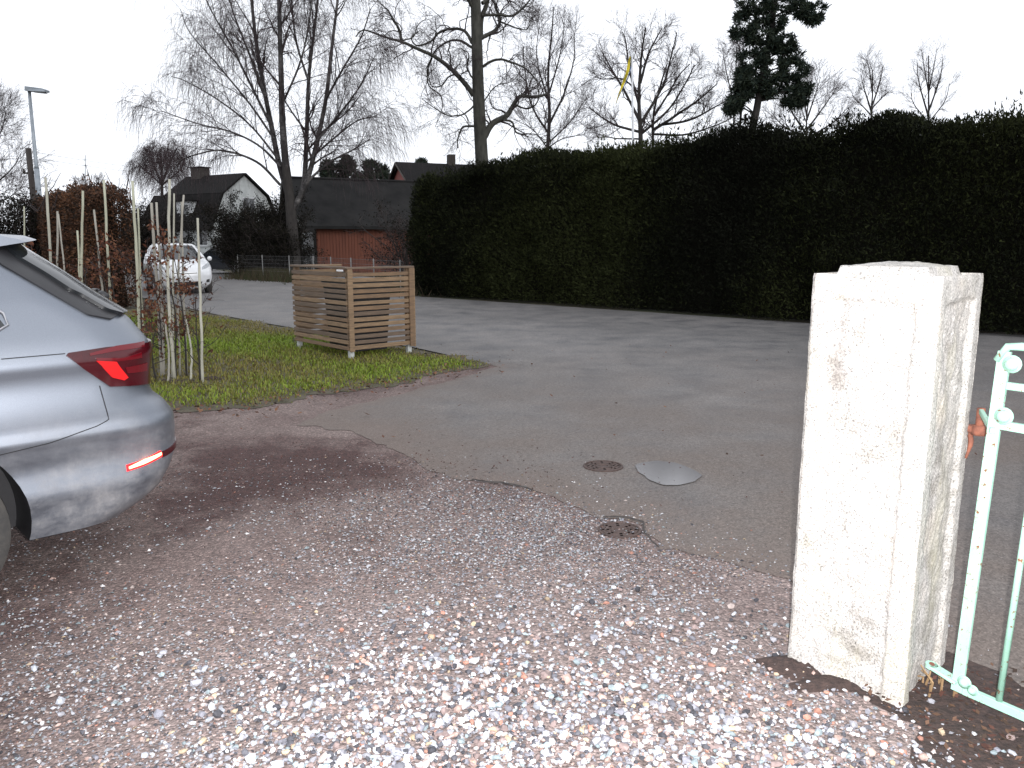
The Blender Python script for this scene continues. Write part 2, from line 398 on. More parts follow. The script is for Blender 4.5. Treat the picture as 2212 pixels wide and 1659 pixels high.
grass('grass', 145000, (-8.5, .2, 7.2, 18), vp, 0.02, .06, 'short green grass with bare brown patches on the verge by the road', 21)

# fallen beech leaves and litter along the grass edge and on the asphalt
def litter(name, N, pts_fn, label, seed, cols, size):
    r = np.random.default_rng(seed); P = pts_fn(r, N); n = len(P)
    a = r.uniform(0, 6.28, n); s = r.uniform(size[0], size[1], n); tl = r.uniform(-.5, .5, (n, 2))
    u = np.c_[np.cos(a), np.sin(a), tl[:, 0]]; v = np.c_[-np.sin(a), np.cos(a), tl[:, 1]]
    C = np.c_[P, np.full(n, .026) + r.uniform(0, .012, n)]
    V = np.stack([C - u * s[:, None], C + v * (s * .55)[:, None], C + u * s[:, None], C - v * (s * .55)[:, None]], 1)
    q = np.arange(n)[:, None] * 4 + np.array([[0, 1, 2]]); q2 = np.arange(n)[:, None] * 4 + np.array([[0, 2, 3]])
    c = np.array(cols)[r.integers(0, len(cols), n)] * r.uniform(.6, 1.2, (n, 1))
    o = link(name, np_mesh(name, V, [q, q2], col=np.repeat(c, 4, 0)), M_LEAF); return tag(o, label, 'leaves', kind='stuff')
M_LEAF = vcmat('dry_leaves', .75, .3)
BRN = [(.12, .045, .022), (.09, .04, .025), (.15, .07, .035), (.055, .03, .02)]
def edge_pts(r, N):
    L = resample(GR, 400); i = r.integers(0, 330, N); p = L[i] + r.normal(0, .28, (N, 2)) * r.uniform(.3, 1.5, (N, 1)); return p
litter('leaf_litter', 700, edge_pts, 'dead brown leaves strewn along the grass border of the drive', 4, BRN, (.008, .03))
def drive_pts(r, N):
    c = g(600, 1040)[:2]; p = c + r.normal(0, 1, (N, 2)) * np.array([.95, .42])
    return p[p[:, 1] > 3.2]
litter('leaf_mulch', 2600, drive_pts, 'dark reddish leaf mulch trodden into the dirt behind the silver car', 5, [(.05, .02, .016), (.07, .03, .022), (.035, .02, .016)], (.004, .012))
def road_pts(r, N):
    P = np.stack([r.uniform(-1.5, 4, N), r.uniform(4.2, 12, N)], 1); return P[inpoly(P, road_poly)]
litter('scattered_leaves', 120, road_pts, 'small dark leaves and crumbs scattered over the asphalt mouth', 6, BRN, (.008, .022))
# ------------------------------------------------------------------ loose gravel stones
PAL = .8 * np.array([(.62, .62, .64), (.5, .51, .55), (.42, .44, .48), (.33, .33, .36), (.22, .22, .25), (.1, .1, .115), (.06, .06, .07), (.5, .42, .39), (.44, .31, .27), (.4, .2, .15), (.46, .36, .25), (.72, .7, .7), (.3, .36, .38), (.25, .19, .18)])
PW = np.array([9, 9, 11, 12, 13, 12, 8, 7, 6, 2.5, 3, 5, 7, 11]); PW = PW / PW.sum()
M_STONE = vcmat('gravel_stone', .75, .35, nvar=.22, nscale=90)
ico = bmesh.new(); bmesh.ops.create_icosphere(ico, subdivisions=1, radius=1)
IV = np.array([v.co[:] for v in ico.verts]); IF = np.array([[v.index for v in f.verts] for f in ico.faces]); ico.free()
OV = np.array([(1, 0, 0), (0, 1, 0), (-1, 0, 0), (0, -1, 0), (0, 0, 1.)]); OF = np.array([(0, 1, 4), (1, 2, 4), (2, 3, 4), (3, 0, 4)])
def stones(P, s, TV, TF, r, jit=.28, zoff=.25, bright=1.0):
    n = len(P); k = len(TV)
    sc = np.stack([s * r.uniform(.75, 1.45, n), s * r.uniform(.65, 1.05, n), s * r.uniform(.45, .85, n)], 1)
    V = TV[None] * (1 + r.uniform(-jit, jit, (n, k, 1))) * sc[:, None]
    tx = r.normal(0, .35, n); cx, sx_ = np.cos(tx), np.sin(tx)
    y = V[..., 1] * cx[:, None] - V[..., 2] * sx_[:, None]; z = V[..., 1] * sx_[:, None] + V[..., 2] * cx[:, None]
    a = r.uniform(0, 6.28, n); ca, sa = np.cos(a)[:, None], np.sin(a)[:, None]
    X = V[..., 0] * ca - y * sa; Y = V[..., 0] * sa + y * ca
    V = np.stack([X + P[:, :1], Y + P[:, 1:2], z + P[:, 2:3] + (s * zoff)[:, None]], -1)
    F = (np.arange(n)[:, None, None] * k + TF[None]).reshape(-1, TF.shape[1])
    c = PAL[r.choice(len(PAL), n, p=PW)] * r.uniform(.65, 1.1, (n, 1)) * bright
    return V.reshape(-1, 3), F, np.repeat(c, k, 0)
road_np = np.array(road_poly)
pil_xy = np.array([g(1950, 1530)[:2], g(1705, 1395)[:2], g(2040, 1450)[:2]])
def gravel(name, N, box, size, TV, TF, seed, label, dens, z=(.0, .012), zoff=.25, bright=1.0):
    r = np.random.default_rng(seed)
    P = np.stack([r.uniform(box[0], box[1], N), r.uniform(box[2], box[3], N)], 1)
    px = pix(np.c_[P, np.zeros(N)])
    P = P[(px[:, 0] > -250) & (px[:, 0] < 2500) & (px[:, 1] < 1850)]
    P = P[r.uniform(0, 1, len(P)) < dens(P) * np.where(inpoly(P, MUL), .3, 1)]
    ins = inpoly(P, road_np); d = polydist(P, np.array(AE), False)
    P = P[~ins | (r.uniform(0, 1, len(P)) < .6 * np.exp(-d / .2))]
    n = len(P); s = np.clip(r.lognormal(math.log(size), .38, n), size * .4, size * 2.4)
    P3 = np.c_[P, r.uniform(z[0], z[1], n)]
    V, F, c = stones(P3, s, TV, TF, r, zoff=zoff, bright=bright)
    return tag(link(name, np_mesh(name, V, F, col=c), M_STONE), label, 'gravel', kind='stuff')
def dens_a(P):
    # loose stones lie thick near the lens side of the drive, thin in the wheel tracks
    q = np.clip((3.5 - P[:, 1] - .3 * np.abs(P[:, 0] - .45)) / 1.35, 0, 1) ** 1.5
    left = np.clip((P[:, 0] + 1.25 + .35 * (P[:, 1] - 2)) / .9, .06, 1)
    soil = np.clip(1 - (P[:, 0] - 1.0) / .35, .04, 1)
    return np.clip(q * left * soil * (.8 + .55 * wob(P, 2.4, 31)), 0, 1)
gravel('loose_gravel', 95000, (-2.6, 2.4, 1.7, 4.2), 0.0070, IV, IF, 41, 'loose grey, white and pink crushed stone lying thick in the foreground', dens_a, (.0, .014), .3, 1.15)
def dens_b(P):
    q = np.clip(1.15 - np.clip(P[:, 1] - 3.3, 0, 9) / 2.2, 0, 1)
    left = np.clip((P[:, 0] + 2.6) / 1.6, .15, 1)
    soil = np.clip(1 - (P[:, 0] - 1.05) / .4, .1, 1)
    return np.clip(q * left * soil * (.5 + .7 * wob(P, 1.6, 32)), 0, 1)
gravel('fine_gravel', 230000, (-4, 2.4, 1.7, 5.6), .0046, OV, OF, 42, 'fine crushed stone pressed into the brown dirt of the drive', dens_b, (.001, .006), .0, .85)
# ------------------------------------------------------------------ granite gate pillar
def granite(name, c1, c2):
    m, nt, b = nmat(name); b.inputs['Roughness'].default_value = .85; b.inputs['Specular IOR Level'].default_value = .3
    n1 = tex(nt, 'noise', 160, 3, .8); n2 = tex(nt, 'noise', 5, 6, .65); n3 = tex(nt, 'noise', 28, 5, .7); v = tex(nt, 'voronoi', 220)
    a = ramp(nt, n1.outputs[0], [(.34, tuple(.38 * q for q in c1)), (.47, c1), (.62, c2)])
    bl = ramp(nt, n2.outputs[0], [(.3, (.62, .6, .56)), (.5, (1, 1, 1)), (.75, (1.05, 1.0, .94))])
    fl_ = ramp(nt, v.outputs['Color'], [(0, (.45, .44, .46)), (.16, (.95,) * 3), (1, (1.1,) * 3)])
    c = mixc(nt, 1, a.outputs[0], bl.outputs[0], 'MULTIPLY'); c = mixc(nt, 1, c, fl_.outputs[0], 'MULTIPLY')
    # yellow-green algae and dark run-off stains
    al = ramp(nt, tex(nt, 'noise', 3.2, 6, .65, vec=(1, 1, .35)).outputs[0], [(.52, (0,) * 3), (.74, (.4,) * 3)])
    c = mixc(nt, al.outputs[0], c, (.46, .42, .24))
    st = ramp(nt, tex(nt, 'noise', 9, 5, .65, vec=(1, 1, .14)).outputs[0], [(.62, (0,) * 3), (.8, (.6,) * 3)])
    c = mixc(nt, st.outputs[0], c, (.13, .11, .105))
    nt.links.new(c, b.inputs['Base Color']); bump(nt, b, n3.outputs[0], .45, .012)
    return m
M_GRAN = granite('pillar_granite', (.37, .355, .335), (.51, .49, .465))
PC = g(1948, 1532)[:2]
pa = unit(g(1699, 1434)[:2] - PC); pb = np.array((pa[1], -pa[0]))          # along the two visible faces
PL, PWD = np.linalg.norm(g(1699, 1434)[:2] - PC), .42
ptop = zat(PC, 598)
pillar = thing('gate_pillar', (*(PC + pa * PL / 2 + pb * PWD / 2), 0), 'squared pale granite gate pillar with smooth margins beside the green gate', 'pillar')
pcx = PC + pa * PL / 2 + pb * PWD / 2
def pl_face(c0, du, dn, W, H, seed, nu=56, nv=170, marg=.062):
    """one rough face: smooth margins at the arrises and top, the middle pecked back"""
    u = np.linspace(0, 1, nu) * W; v = np.linspace(0, 1, nv) * H; Ug, Vg = np.meshgrid(u, v)
    ed = np.minimum(np.minimum(Ug, W - Ug), (H - Vg) * .85)
    q = np.stack([Ug, Vg], -1)
    ed2 = ed + .006 * wob(q, 35, seed)
    k = np.clip((ed2 - marg) / .014, 0, 1); k = k * k * (3 - 2 * k)
    dep = -.017 * k + k * (.0055 * wob(q, 46, seed + 1, 4) + .0022 * wob(q, 9, seed + 3)) + (1 - k) * .0016 * wob(q, 60, seed + 2)
    rnd = np.clip(.012 - np.minimum(Ug, W - Ug), 0, 1); dep = dep - rnd * .8 * (1 + .5 * wob(q, 30, seed + 5)) - np.clip(.014 - (H - Vg), 0, 1) * .6
    edge = (np.minimum(Ug, W - Ug) < 1e-6)
    P = np.zeros((nv, nu, 3)); P[..., 0] = c0[0] + du[0] * Ug + dn[0] * dep; P[..., 1] = c0[1] + du[1] * Ug + dn[1] * dep; P[..., 2] = Vg - .03
    i = np.arange(nu * nv).reshape(nv, nu)
    Q = np.stack([i[:-1, :-1], i[:-1, 1:], i[1:, 1:], i[1:, :-1]], -1).reshape(-1, 4)
    return P.reshape(-1, 3), Q
Vs, Qs, off = [], [], 0
HP = ptop + .03
corners = [PC + pa * PL, PC, PC + pb * PWD, PC + pb * PWD + pa * PL]
dirs = [(-pa, -pb, PL), (pb, -pa, PWD), (pa, pb, PL), (-pb, pa, PWD)]
for k in range(4):
    du, dn, W = dirs[k]
    V, Q = pl_face(corners[k], du, dn, W, HP, 50 + 7 * k); Vs.append(V); Qs.append(Q + off); off += len(V)
link('shaft', np_mesh('shaft', np.concatenate(Vs), np.concatenate(Qs), smooth=True), M_GRAN, pillar)
# slightly sunk top ledge and the raised weathered boss
nu = 40
Ug, Vg = np.meshgrid(np.linspace(.012, 1 - .012, nu), np.linspace(.012, 1 - .012, nu))
a_ = np.minimum(np.minimum(Ug, 1 - Ug) * PWD, np.minimum(Vg, 1 - Vg) * PL)
k = np.clip((a_ - .05) / .014, 0, 1); k = k * k * (3 - 2 * k); q = np.stack([Ug, Vg], -1)
zz = ptop - .012 + .036 * k + .014 * np.clip((a_ - .064) / .1, 0, 1) + .0018 * wob(q, 40, 3) + .002 * k * wob(q, 9, 4)
e_ = a_ < .012; zz = np.where(e_, ptop - .014, zz)
P = PC[None, None] + Ug[..., None] * PWD * pb + Vg[..., None] * PL * pa
i = np.arange(nu * nu).reshape(nu, nu); Q = np.stack([i[:-1, :-1], i[:-1, 1:], i[1:, 1:], i[1:, :-1]], -1).reshape(-1, 4)
link('cap', np_mesh('cap', np.concatenate([P, zz[..., None]], -1).reshape(-1, 3), Q, smooth=True), M_GRAN, pillar)
# iron gudgeon let into the side of the pillar
M_RUST = mat('rusty_iron', (.24, .085, .05), (.12, .045, .03), 45, .85, .4)
def v3(xy, z): return np.array([xy[0], xy[1], z])
hp = PC + pb * (PWD + .012) + pa * (-.0)
def vert_on_face(px_, py_):
    """the pixel's ray met with the pillar's gate-side plane"""
    d = ray(px_, py_); n = np.array([-pa[0], -pa[1], 0]); P0 = v3(PC, 0)
    return CAM + d * ((P0 - CAM) @ n) / (d @ n)
hq = vert_on_face(2094, 925)
mb = MB(); out = np.array([-pa[0], -pa[1], 0]); side = np.array([pb[0], pb[1], 0])
hz = hq[2]; hb = v3(PC + pb * ((hq[:2] - PC) @ pb), hz)
hpin = hb + out * .03 + side * .0
mb.obox(hb + out * .0 + side * -.0, out * .045, side * .018, np.array([0, 0, .012]), .004)
gud = mb.build('gudgeon_strap', M_RUST, pillar)
MB().tube([hpin + (0, 0, -.012), hpin + (0, 0, .075)], .0135, 10).build('hinge_pin', M_RUST, pillar, True)
MB().lathe([(.0, -.018), (.024, -.018), (.026, -.008), (.026, .008), (.022, .016), (0, .016)], hpin, (0, 0, 1), 14).build('pin_collar', M_RUST, pillar, True)
MB().tube(smooth_line([hb + out * .002 + (0, 0, -.01), hb + out * .012 + side * -.012 + (0, 0, -.05), hb + out * .006 + side * -.03 + (0, 0, -.1)], 7), [.007, .009, .009, .008, .006, .005, .004], 7).build('wedge', M_RUST, pillar, True)
lowp = vert_on_face(2018, 1450)

# ------------------------------------------------------------------ mint green steel gate, swung open towards the camera
m_gate, nt, b = nmat('mint_paint'); b.inputs['Roughness'].default_value = .45
n1 = tex(nt, 'noise', 9, 5); n2 = tex(nt, 'noise', 60, 4, .7)
c0 = ramp(nt, n1.outputs[0], [(.3, (.27, .49, .38)), (.7, (.34, .56, .45))])
ch = ramp(nt, n2.outputs[0], [(.6, (0,) * 3), (.64, (1,) * 3)]); nt.links.new(mixc(nt, ch.outputs[0], c0.outputs[0], (.2, .08, .04)), b.inputs['Base Color']); bump(nt, b, n2.outputs[0], .15, .003)
GB = .055
G0 = g(2066, 1492, GB)[:2]; G1 = g(2212, 1556, GB)[:2]; gd = (G1 - G0) / np.linalg.norm(G1 - G0); gn = np.array((-gd[1], gd[0]))
gtop = zat(G0, 756)
gate = thing('garden_gate', (*G0, 0), 'mint green painted steel garden gate hinged on the granite pillar', 'gate')
D3 = np.array([gd[0], gd[1], 0]); N3 = np.array([gn[0], gn[1], 0]); Z3 = np.array([0, 0, 1.])
def gp(u, z, n=0): return v3(G0 + gd * (u + .03 * z) + gn * n, z)
def gbar(name, u0, z0, u1, z1, w=.016, t=.006, n=0, parent=None, bev=.0015):
    a, b_ = gp(u0, z0, n), gp(u1, z1, n); d = (b_ - a); L = np.linalg.norm(d); d = d / L
    sd = np.cross(d, N3)
    m = MB(); m.obox((a + b_) / 2, d * L / 2, sd * w, N3 * t, bev); return m.build(name, m_gate, parent or gate)
z3 = zat(G0, 912); z2 = zat(G0, 828)
GL = 1.25
gbar('stile', 0, GB - .0, 0, gtop, .018, .007)
gbar('stile', GL, GB, GL, gtop, .018, .007)
gbar('bottom_rail', .019, GB + .014, GL - .019, GB + .014, .014, .0095)
gbar('middle_rail', .019, z3, GL - .019, z3, .013, .0095)
gbar('upper_rail', .019, z2, GL - .019, z2, .011, .008)
# rounded top bar
top = [gp(-.018, gtop - .03), gp(-.012, gtop + .002), gp(.012, gtop + .016), gp(.06, gtop + .018), gp(GL / 2, gtop + .019), gp(GL, gtop + .018)]
MB().tube(smooth_line(top, 24), .0125, 8).build('top_rail', m_gate, gate, True)
nb = 9
for i in range(1, nb):
    u = .125 * i
    MB().tube([gp(u, GB + .028), gp(u, z3 - .013)], .0098, 8).build('bar', m_gate, gate, True)
for i in range(1, nb):
    u = .125 * i - .03
    pts = [gp(u, z2 - .012 + .0), gp(u, z2 - .05), gp(u + .01, z2 - .068), gp(u + .04, z2 - .068), gp(u + .06, z2 - .05), gp(u + .06, z2 - .012)]
    MB().tube(smooth_line(pts, 14), .008, 7).build('scroll', m_gate, gate, True)
def bolt(u, z, n, r=.017):
    s = -1
    o = MB().lathe([(0, .02), (r * .55, .018), (r * .9, .011), (r, .004), (r, 0)], gp(u, z, s * .0075), -N3, 14).build('bolt', m_gate, gate, True)
    MB().lathe([(0, .004), (r * 1.35, .004), (r * 1.35, 0)], gp(u, z, s * .0072), -N3, 14).build('washer', m_gate, o, True)
bolt(.028, gtop - .035, 0, .02); bolt(.026, z3 + .03, 0, .02); bolt(.022, GB + .045, 0, .016); bolt(.05, GB + .03, 0, .013)
# hinge strap reaching to the pin, and the lower eye plate
hz2 = hpin[2] + .065
a = v3(hpin[:2], hz2); b_ = gp(.0, hz2, -.012); d = (b_ - a); L = np.linalg.norm(d); d /= L
MB().obox((a + b_) / 2, d * (L / 2 + .012), np.cross(d, Z3) * .007, Z3 * .0085, .002).build('hinge_strap', m_gate, gate)
e0 = g(2012, 1438, .10); e1 = gp(0.0, .085)
d = e1 - e0; L = np.linalg.norm(d); d /= L; sd = unit(np.cross(d, Z3)); un = np.cross(sd, d)
eye = MB().obox(e0 + d * L / 2, d * L / 2, sd * .02, un * .006, .003).lathe([(0, -.006), (.02, -.006), (.02, .006), (0, .006)], e0, un, 14).build('lower_eye_plate', m_gate, gate)
MB().lathe([(0, .0085), (.009, .0085), (.009, .0)], e0, un, 10).build('rust_hole', M_RUST, eye)

# ------------------------------------------------------------------ iron covers and puddle in the asphalt
m_iron = mat('cast_iron', (.09, .06, .052), (.055, .04, .036), 40, .75, .5, metal=.25)
def cover(c, r, label, z=.008, fine=8):
    t = thing('manhole_cover', (c[0], c[1], 0), label, 'manhole')
    C = v3(c, 0)
    MB().lathe([(r, z - .01), (r, z + .008), (r * .9, z + .010), (r * .88, z - .004), (r * .86, z - .006)], C, (0, 0, 1), 40).build('frame', m_iron, t, 'auto')
    MB().lathe([(0, z + .002), (r * .865, z + .002), (r * .865, z - .01)], C, (0, 0, 1), 40).build('lid', m_iron, t, 'auto')
    for k in range(3):
        rr_ = r * (.24 + .22 * k)
        MB().lathe([(rr_, z + .001), (rr_ + .002, z + .007), (rr_ + .016, z + .007), (rr_ + .018, z + .001)], C, (0, 0, 1), 36).build('ring_rib', m_iron, t)
    for k in range(fine):
        a = k * 2 * math.pi / fine; dd = np.array([math.cos(a), math.sin(a), 0])
        MB().obox(C + dd * r * .62 + (0, 0, z + .003), dd * r * .2, np.cross(Z3, dd) * .008, Z3 * .004).build('spoke_rib', m_iron, t)
c1 = g(1303, 1009)[:2]; cover(c1, .135, 'round rusty cast iron manhole cover beside the puddle', .004)
c2 = g(1338, 1147)[:2]; cover(c2, .115, 'small rusty cover half buried in gravel at the broken asphalt edge', .002)
# water standing in a shallow dip
m_wat, nt, b = nmat('puddle_water'); b.inputs['Base Color'].default_value = (.15, .145, .148, 1); b.inputs['Roughness'].default_value = .12; b.inputs['IOR'].default_value = 1.33; b.inputs['Specular IOR Level'].default_value = .9
pts = [g(*p, .009)[:2] for p in [(1372, 1005), (1385, 999), (1420, 995), (1460, 1000), (1490, 1012), (1518, 1026), (1500, 1040), (1470, 1048), (1435, 1048), (1405, 1038), (1380, 1022)]]
pp = resample(np.vstack([pts, pts[:1]]), 60)[:-1]; pp = pp + .008 * np.stack([wob(pp, 20, 5), wob(pp, 20, 6)], 1)
o = sheet('puddle', pp, .0105, m_wat)
tag(o, 'small pale puddle lying on the asphalt next to the manhole cover', 'puddle')
# dark broken lip where the asphalt ends in the gravel
m_lip = mat('broken_asphalt', (.035, .031, .03), (.065, .058, .054), 30, .9, .5)
def lip(pxs, w, label):
    L = smooth_line([g(*p)[:2] for p in pxs], 60); L = L + .012 * np.stack([wob(L, 25, 8), wob(L, 25, 9)], 1)
    d = unit(np.gradient(L, axis=0)); nn = np.stack([-d[:, 1], d[:, 0]], 1)
    ww = (w * (.55 + .45 * wob(L, 14, 11)) * np.sin(np.linspace(.1, 3.05, 60)))[:, None]
    V = np.concatenate([np.c_[L - nn * ww, np.full(60, .008)], np.c_[L, np.full(60, .017)], np.c_[L + nn * ww, np.full(60, .008)]])
    i = np.arange(59); Q = np.concatenate([np.stack([i, i + 1, i + 61, i + 60], 1), np.stack([i + 60, i + 61, i + 121, i + 120], 1)])
    o = link('asphalt_lip', np_mesh('asphalt_lip', V, Q, smooth=True), m_lip)
    return tag(o, label, 'crack', kind='structure')
lip([(1300, 1121), (1345, 1121), (1385, 1133), (1393, 1155), (1420, 1187)], .009, 'dark broken asphalt edge around the half buried cover')
lip([(1020, 1040), (1060, 1044), (1110, 1050), (1152, 1062)], .008, 'short dark curved crack where asphalt meets gravel')
# dark soil heap and dry stalks at the foot of the pillar
m_soil = mat('damp_soil', (.028, .019, .017), (.06, .038, .032), 40, .95, .8, bdist=.02)
def mound(name, c, rx, ry, h, label, seed, m, n=26, cat='soil'):
    th = np.linspace(0, 2 * math.pi, n, endpoint=False); rr_ = np.linspace(0, 1, 9)
    V = [(c[0], c[1], h)]; r = np.random.default_rng(seed)
    for q in rr_[1:]:
        for t in th:
            k = 1 + .18 * math.sin(3 * t + seed) + .1 * math.sin(7 * t + 2 * seed)
            V.append((c[0] + rx * q * k * math.cos(t), c[1] + ry * q * k * math.sin(t), h * (1 - q ** 2) ** 1.2 * (1 + .1 * r.normal()) - .002 * (q > .95)))
    F3 = [(0, 1 + i, 1 + (i + 1) % n) for i in range(n)]
    F4 = [(1 + k * n + i, 1 + (k + 1) * n + i, 1 + (k + 1) * n + (i + 1) % n, 1 + k * n + (i + 1) % n) for k in range(7) for i in range(n)]
    o = link(name, np_mesh(name, np.array(V), [np.array(F3), np.array(F4)], smooth=True), m)
    return tag(o, label, cat, kind='structure')
sheet('soil_bed', ragged([g(*p)[:2] for p in [(1700, 1395), (1760, 1440), (1850, 1500), (1920, 1540), (1990, 1570), (1965, 1640), (2010, 1800), (2500, 1900), (2500, 1500), (2150, 1440), (2000, 1400), (1850, 1330)]], .05, .03, 12), .003, m_soil)
def bed_pts(r, N):
    P = np.stack([r.uniform(1.15, 1.9, N), r.uniform(1.85, 2.6, N)], 1); return P[P[:, 0] > 1.2 + .25 * (2.4 - P[:, 1])]
litter('bed_litter', 900, bed_pts, 'brown crumbled leaves and soil below the green gate', 8, [(.07, .03, .022), (.1, .055, .035), (.045, .028, .02)], (.004, .014))
m_stalk = mat('dry_stalk', (.2, .12, .06), (.3, .2, .1), 20, .8)
sb = g(2020, 1490)[:2]
mound('pillar_foot_soil', g(1722, 1440)[:2], .15, .08, .03, 'dark damp soil heaped against the left foot of the pillar', 7, m_soil)
mound('pillar_foot_soil', g(1800, 1478)[:2], .17, .06, .02, 'dark damp soil along the front foot of the pillar', 9, m_soil)
stk = thing('dead_plant', (*sb, 0), 'few dry brown stalks at the foot of the pillar by the gate', 'plant')
r = np.random.default_rng(5)
for k in range(9):
    p = sb + r.uniform(-.05, .05, 2); h = r.uniform(.03, .1)
    MB().tube([v3(p, -.005), v3(p + r.normal(0, .01, 2), h * .6), v3(p + r.normal(0, .02, 2), h)], [.004, .0035, .002], 5).build('stalk', m_stalk, stk)

# ------------------------------------------------------------------ slatted bin enclosure on the verge
S_F = g(757, 777)[:2]; S_R = g(882, 763)[:2]; S_L = g(664, 752)[:2]
def wood(name, c1, c2):
    return mat(name, c1, c2, 7, .75, .25, vec=(1, 1, 9), detail=6, bdist=.004)
WOODS = [wood('slat_wood', (.2, .125, .07), (.12, .078, .048)), wood('slat_wood_pale', (.25, .165, .095), (.15, .1, .06)), wood('slat_wood_dark', (.145, .1, .068), (.09, .064, .046))]
m_leg = mat('whitewashed_foot', (.5, .52, .5), (.36, .37, .36), 12, .7)
ef = unit(S_R - S_F); el_ = unit(S_L - S_F)
el_ = unit(el_ - ef * (el_ @ ef) * .9)
WF = np.linalg.norm(S_R - S_F) + .07; WL = np.linalg.norm(S_L - S_F) + .05
stop = zat(S_F, 577); sbot = zat(S_F, 757)
scr = thing('slatted_bin_screen', (*S_F, 0), 'brown slatted wooden bin enclosure standing on white feet on the grass', 'enclosure')
nf = np.array((ef[1], -ef[0])); nf = nf if nf @ (-S_F) > 0 else -nf
nl = np.array((el_[1], -el_[0])); nl = nl if nl @ (-S_F) > 0 else -nl
def sl(name, p0, p1, z0, z1, t, m, parent=scr, bev=.003):
    p0 = np.array(p0); p1 = np.array(p1); d = unit(p1 - p0); L = np.linalg.norm(p1 - p0); n_ = np.array((-d[1], d[0]))
    return MB().obox(v3((p0 + p1) / 2, (z0 + z1) / 2), v3(d * L / 2, 0), v3(n_ * t, 0), Z3 * (z1 - z0) / 2, bev).build(name, m, parent)
NS = 14
r = np.random.default_rng(12)
pitch_ = (stop - .05 - sbot) / NS
for i in range(NS):
    z0 = sbot + i * pitch_; z1 = z0 + pitch_ * .7
    for a_, b_, nn, w in ((S_F, ef, nf, WF), (S_F, el_, nl, WL)):
        j = r.normal(0, .0025, 4)
        off_ = nn * .012
        sl('slat', a_ + off_ + b_ * (-.012 if nn is nf else .002), a_ + off_ + b_ * (w + .01 * r.uniform(-.3, 1)), z0 + j[0], z1 + j[0] + j[1], .0105, WOODS[r.integers(0, 3)])
    # back panel, reaching only part of the way
    bk = S_F + el_ * WL
    if i > 0:
        sl('slat', bk - nf * .012 * -1, bk - nf * -.012 + ef * WF * .74, z0 + r.normal(0, .003), z1, .0105, WOODS[r.integers(0, 3)])
def post(p, z0, z1, m, h=.034):
    return MB().obox(v3(p, (z0 + z1) / 2), v3(ef * h, 0), v3(np.array((-ef[1], ef[0])) * h, 0), Z3 * (z1 - z0) / 2, .004).build('post', m, scr)
q = .036
posts = [S_F + ef * q + el_ * q, S_F + ef * (WF - q) + el_ * q, S_F + el_ * (WL - q) + ef * q, S_F + el_ * (WL - q) + ef * WF * .72]
for p in posts:
    post(p, .145, stop - .03, WOODS[0])
    MB().obox(v3(p, .0675), v3(ef * .031, 0), v3(np.array((-ef[1], ef[0])) * .031, 0), Z3 * .0775, .004).build('foot', m_leg, scr)
# corner battens and the flat top boards
sl('corner_batten', S_F + nf * .034 + ef * -.02, S_F + nf * .034 + ef * .05, sbot - .02, stop - .03, .011, WOODS[1])
sl('corner_batten', S_F + nf * .034 + ef * (WF - .055), S_F + nf * .034 + ef * (WF + .012), sbot - .02, stop - .03, .011, WOODS[0])
sl('end_board', S_F + ef * (WF + .026) - nf * .055, S_F + ef * (WF + .026) + nf * .04, sbot - .03, stop - .03, .011, WOODS[1])
tz = (stop - .028, stop - .002)
sl('top_board', S_F + ef * -.03 + el_ * .02, S_F + ef * (WF + .04) + el_ * .02, *tz, .05, WOODS[2])
sl('top_board', S_F + el_ * .073 + ef * .02, S_F + el_ * (WL + .04) + ef * .02, tz[0] + .003, tz[1] + .003, .048, WOODS[2])
sl('top_board', S_F + el_ * (WL - .03) + ef * .07, S_F + el_ * (WL - .03) + ef * WF * .76, *tz, .045, WOODS[1])
m_white = mat('white_plate', (.75, .75, .77), (.66, .66, .69), 8, .5)
pz = zat(S_F, 585)
sl('name_plate', S_F + nl * .03 + el_ * .05, S_F + nl * .03 + el_ * .22, pz - .012, pz + .012, .003, m_white)
# wheelie bin inside
m_bin = mat('dark_bin_plastic', (.02, .021, .024), (.03, .03, .032), 10, .5)
bc = S_F + ef * WF * .5 + el_ * (WL * .4)
wb = thing('wheelie_bin', (*bc, 0), 'dark wheelie bin standing inside the slatted enclosure', 'bin')
ex = v3(ef, 0); ey = v3(np.array((-ef[1], ef[0])), 0)
def taper(mb_, c, hx0, hy0, hx1, hy1, z0, z1):
    V = [v3(c, z) + ex * sx_ * hx + ey * sy * hy for z, hx, hy in ((z0, hx0, hy0), (z1, hx1, hy1)) for sx_, sy in ((-1, -1), (1, -1), (1, 1), (-1, 1))]
    return mb_.add(V, [(3, 2, 1, 0), (4, 5, 6, 7), (0, 1, 5, 4), (1, 2, 6, 5), (2, 3, 7, 6), (3, 0, 4, 7)])
taper(MB(), bc, .27, .3, .33, .34, .05, .95).build('body', m_bin, wb)
taper(taper(MB(), bc, .345, .36, .345, .36, .953, .985), bc, .345, .36, .26, .28, .987, 1.03).build('lid', m_bin, wb)
for s in (-1, 1):
    MB().lathe([(0, -.025), (.1, -.025), (.11, -.015), (.11, .015), (.1, .025), (0, .025)], v3(bc, .11) + ex * s * .2 + ey * .24, ex, 18).build('wheel', m_bin, wb, True)
MB().tube([v3(bc, .98) - ex * .22 + ey * .36, v3(bc, .98) + ex * .22 + ey * .36], .014, 8).build('handle', m_bin, wb, True)
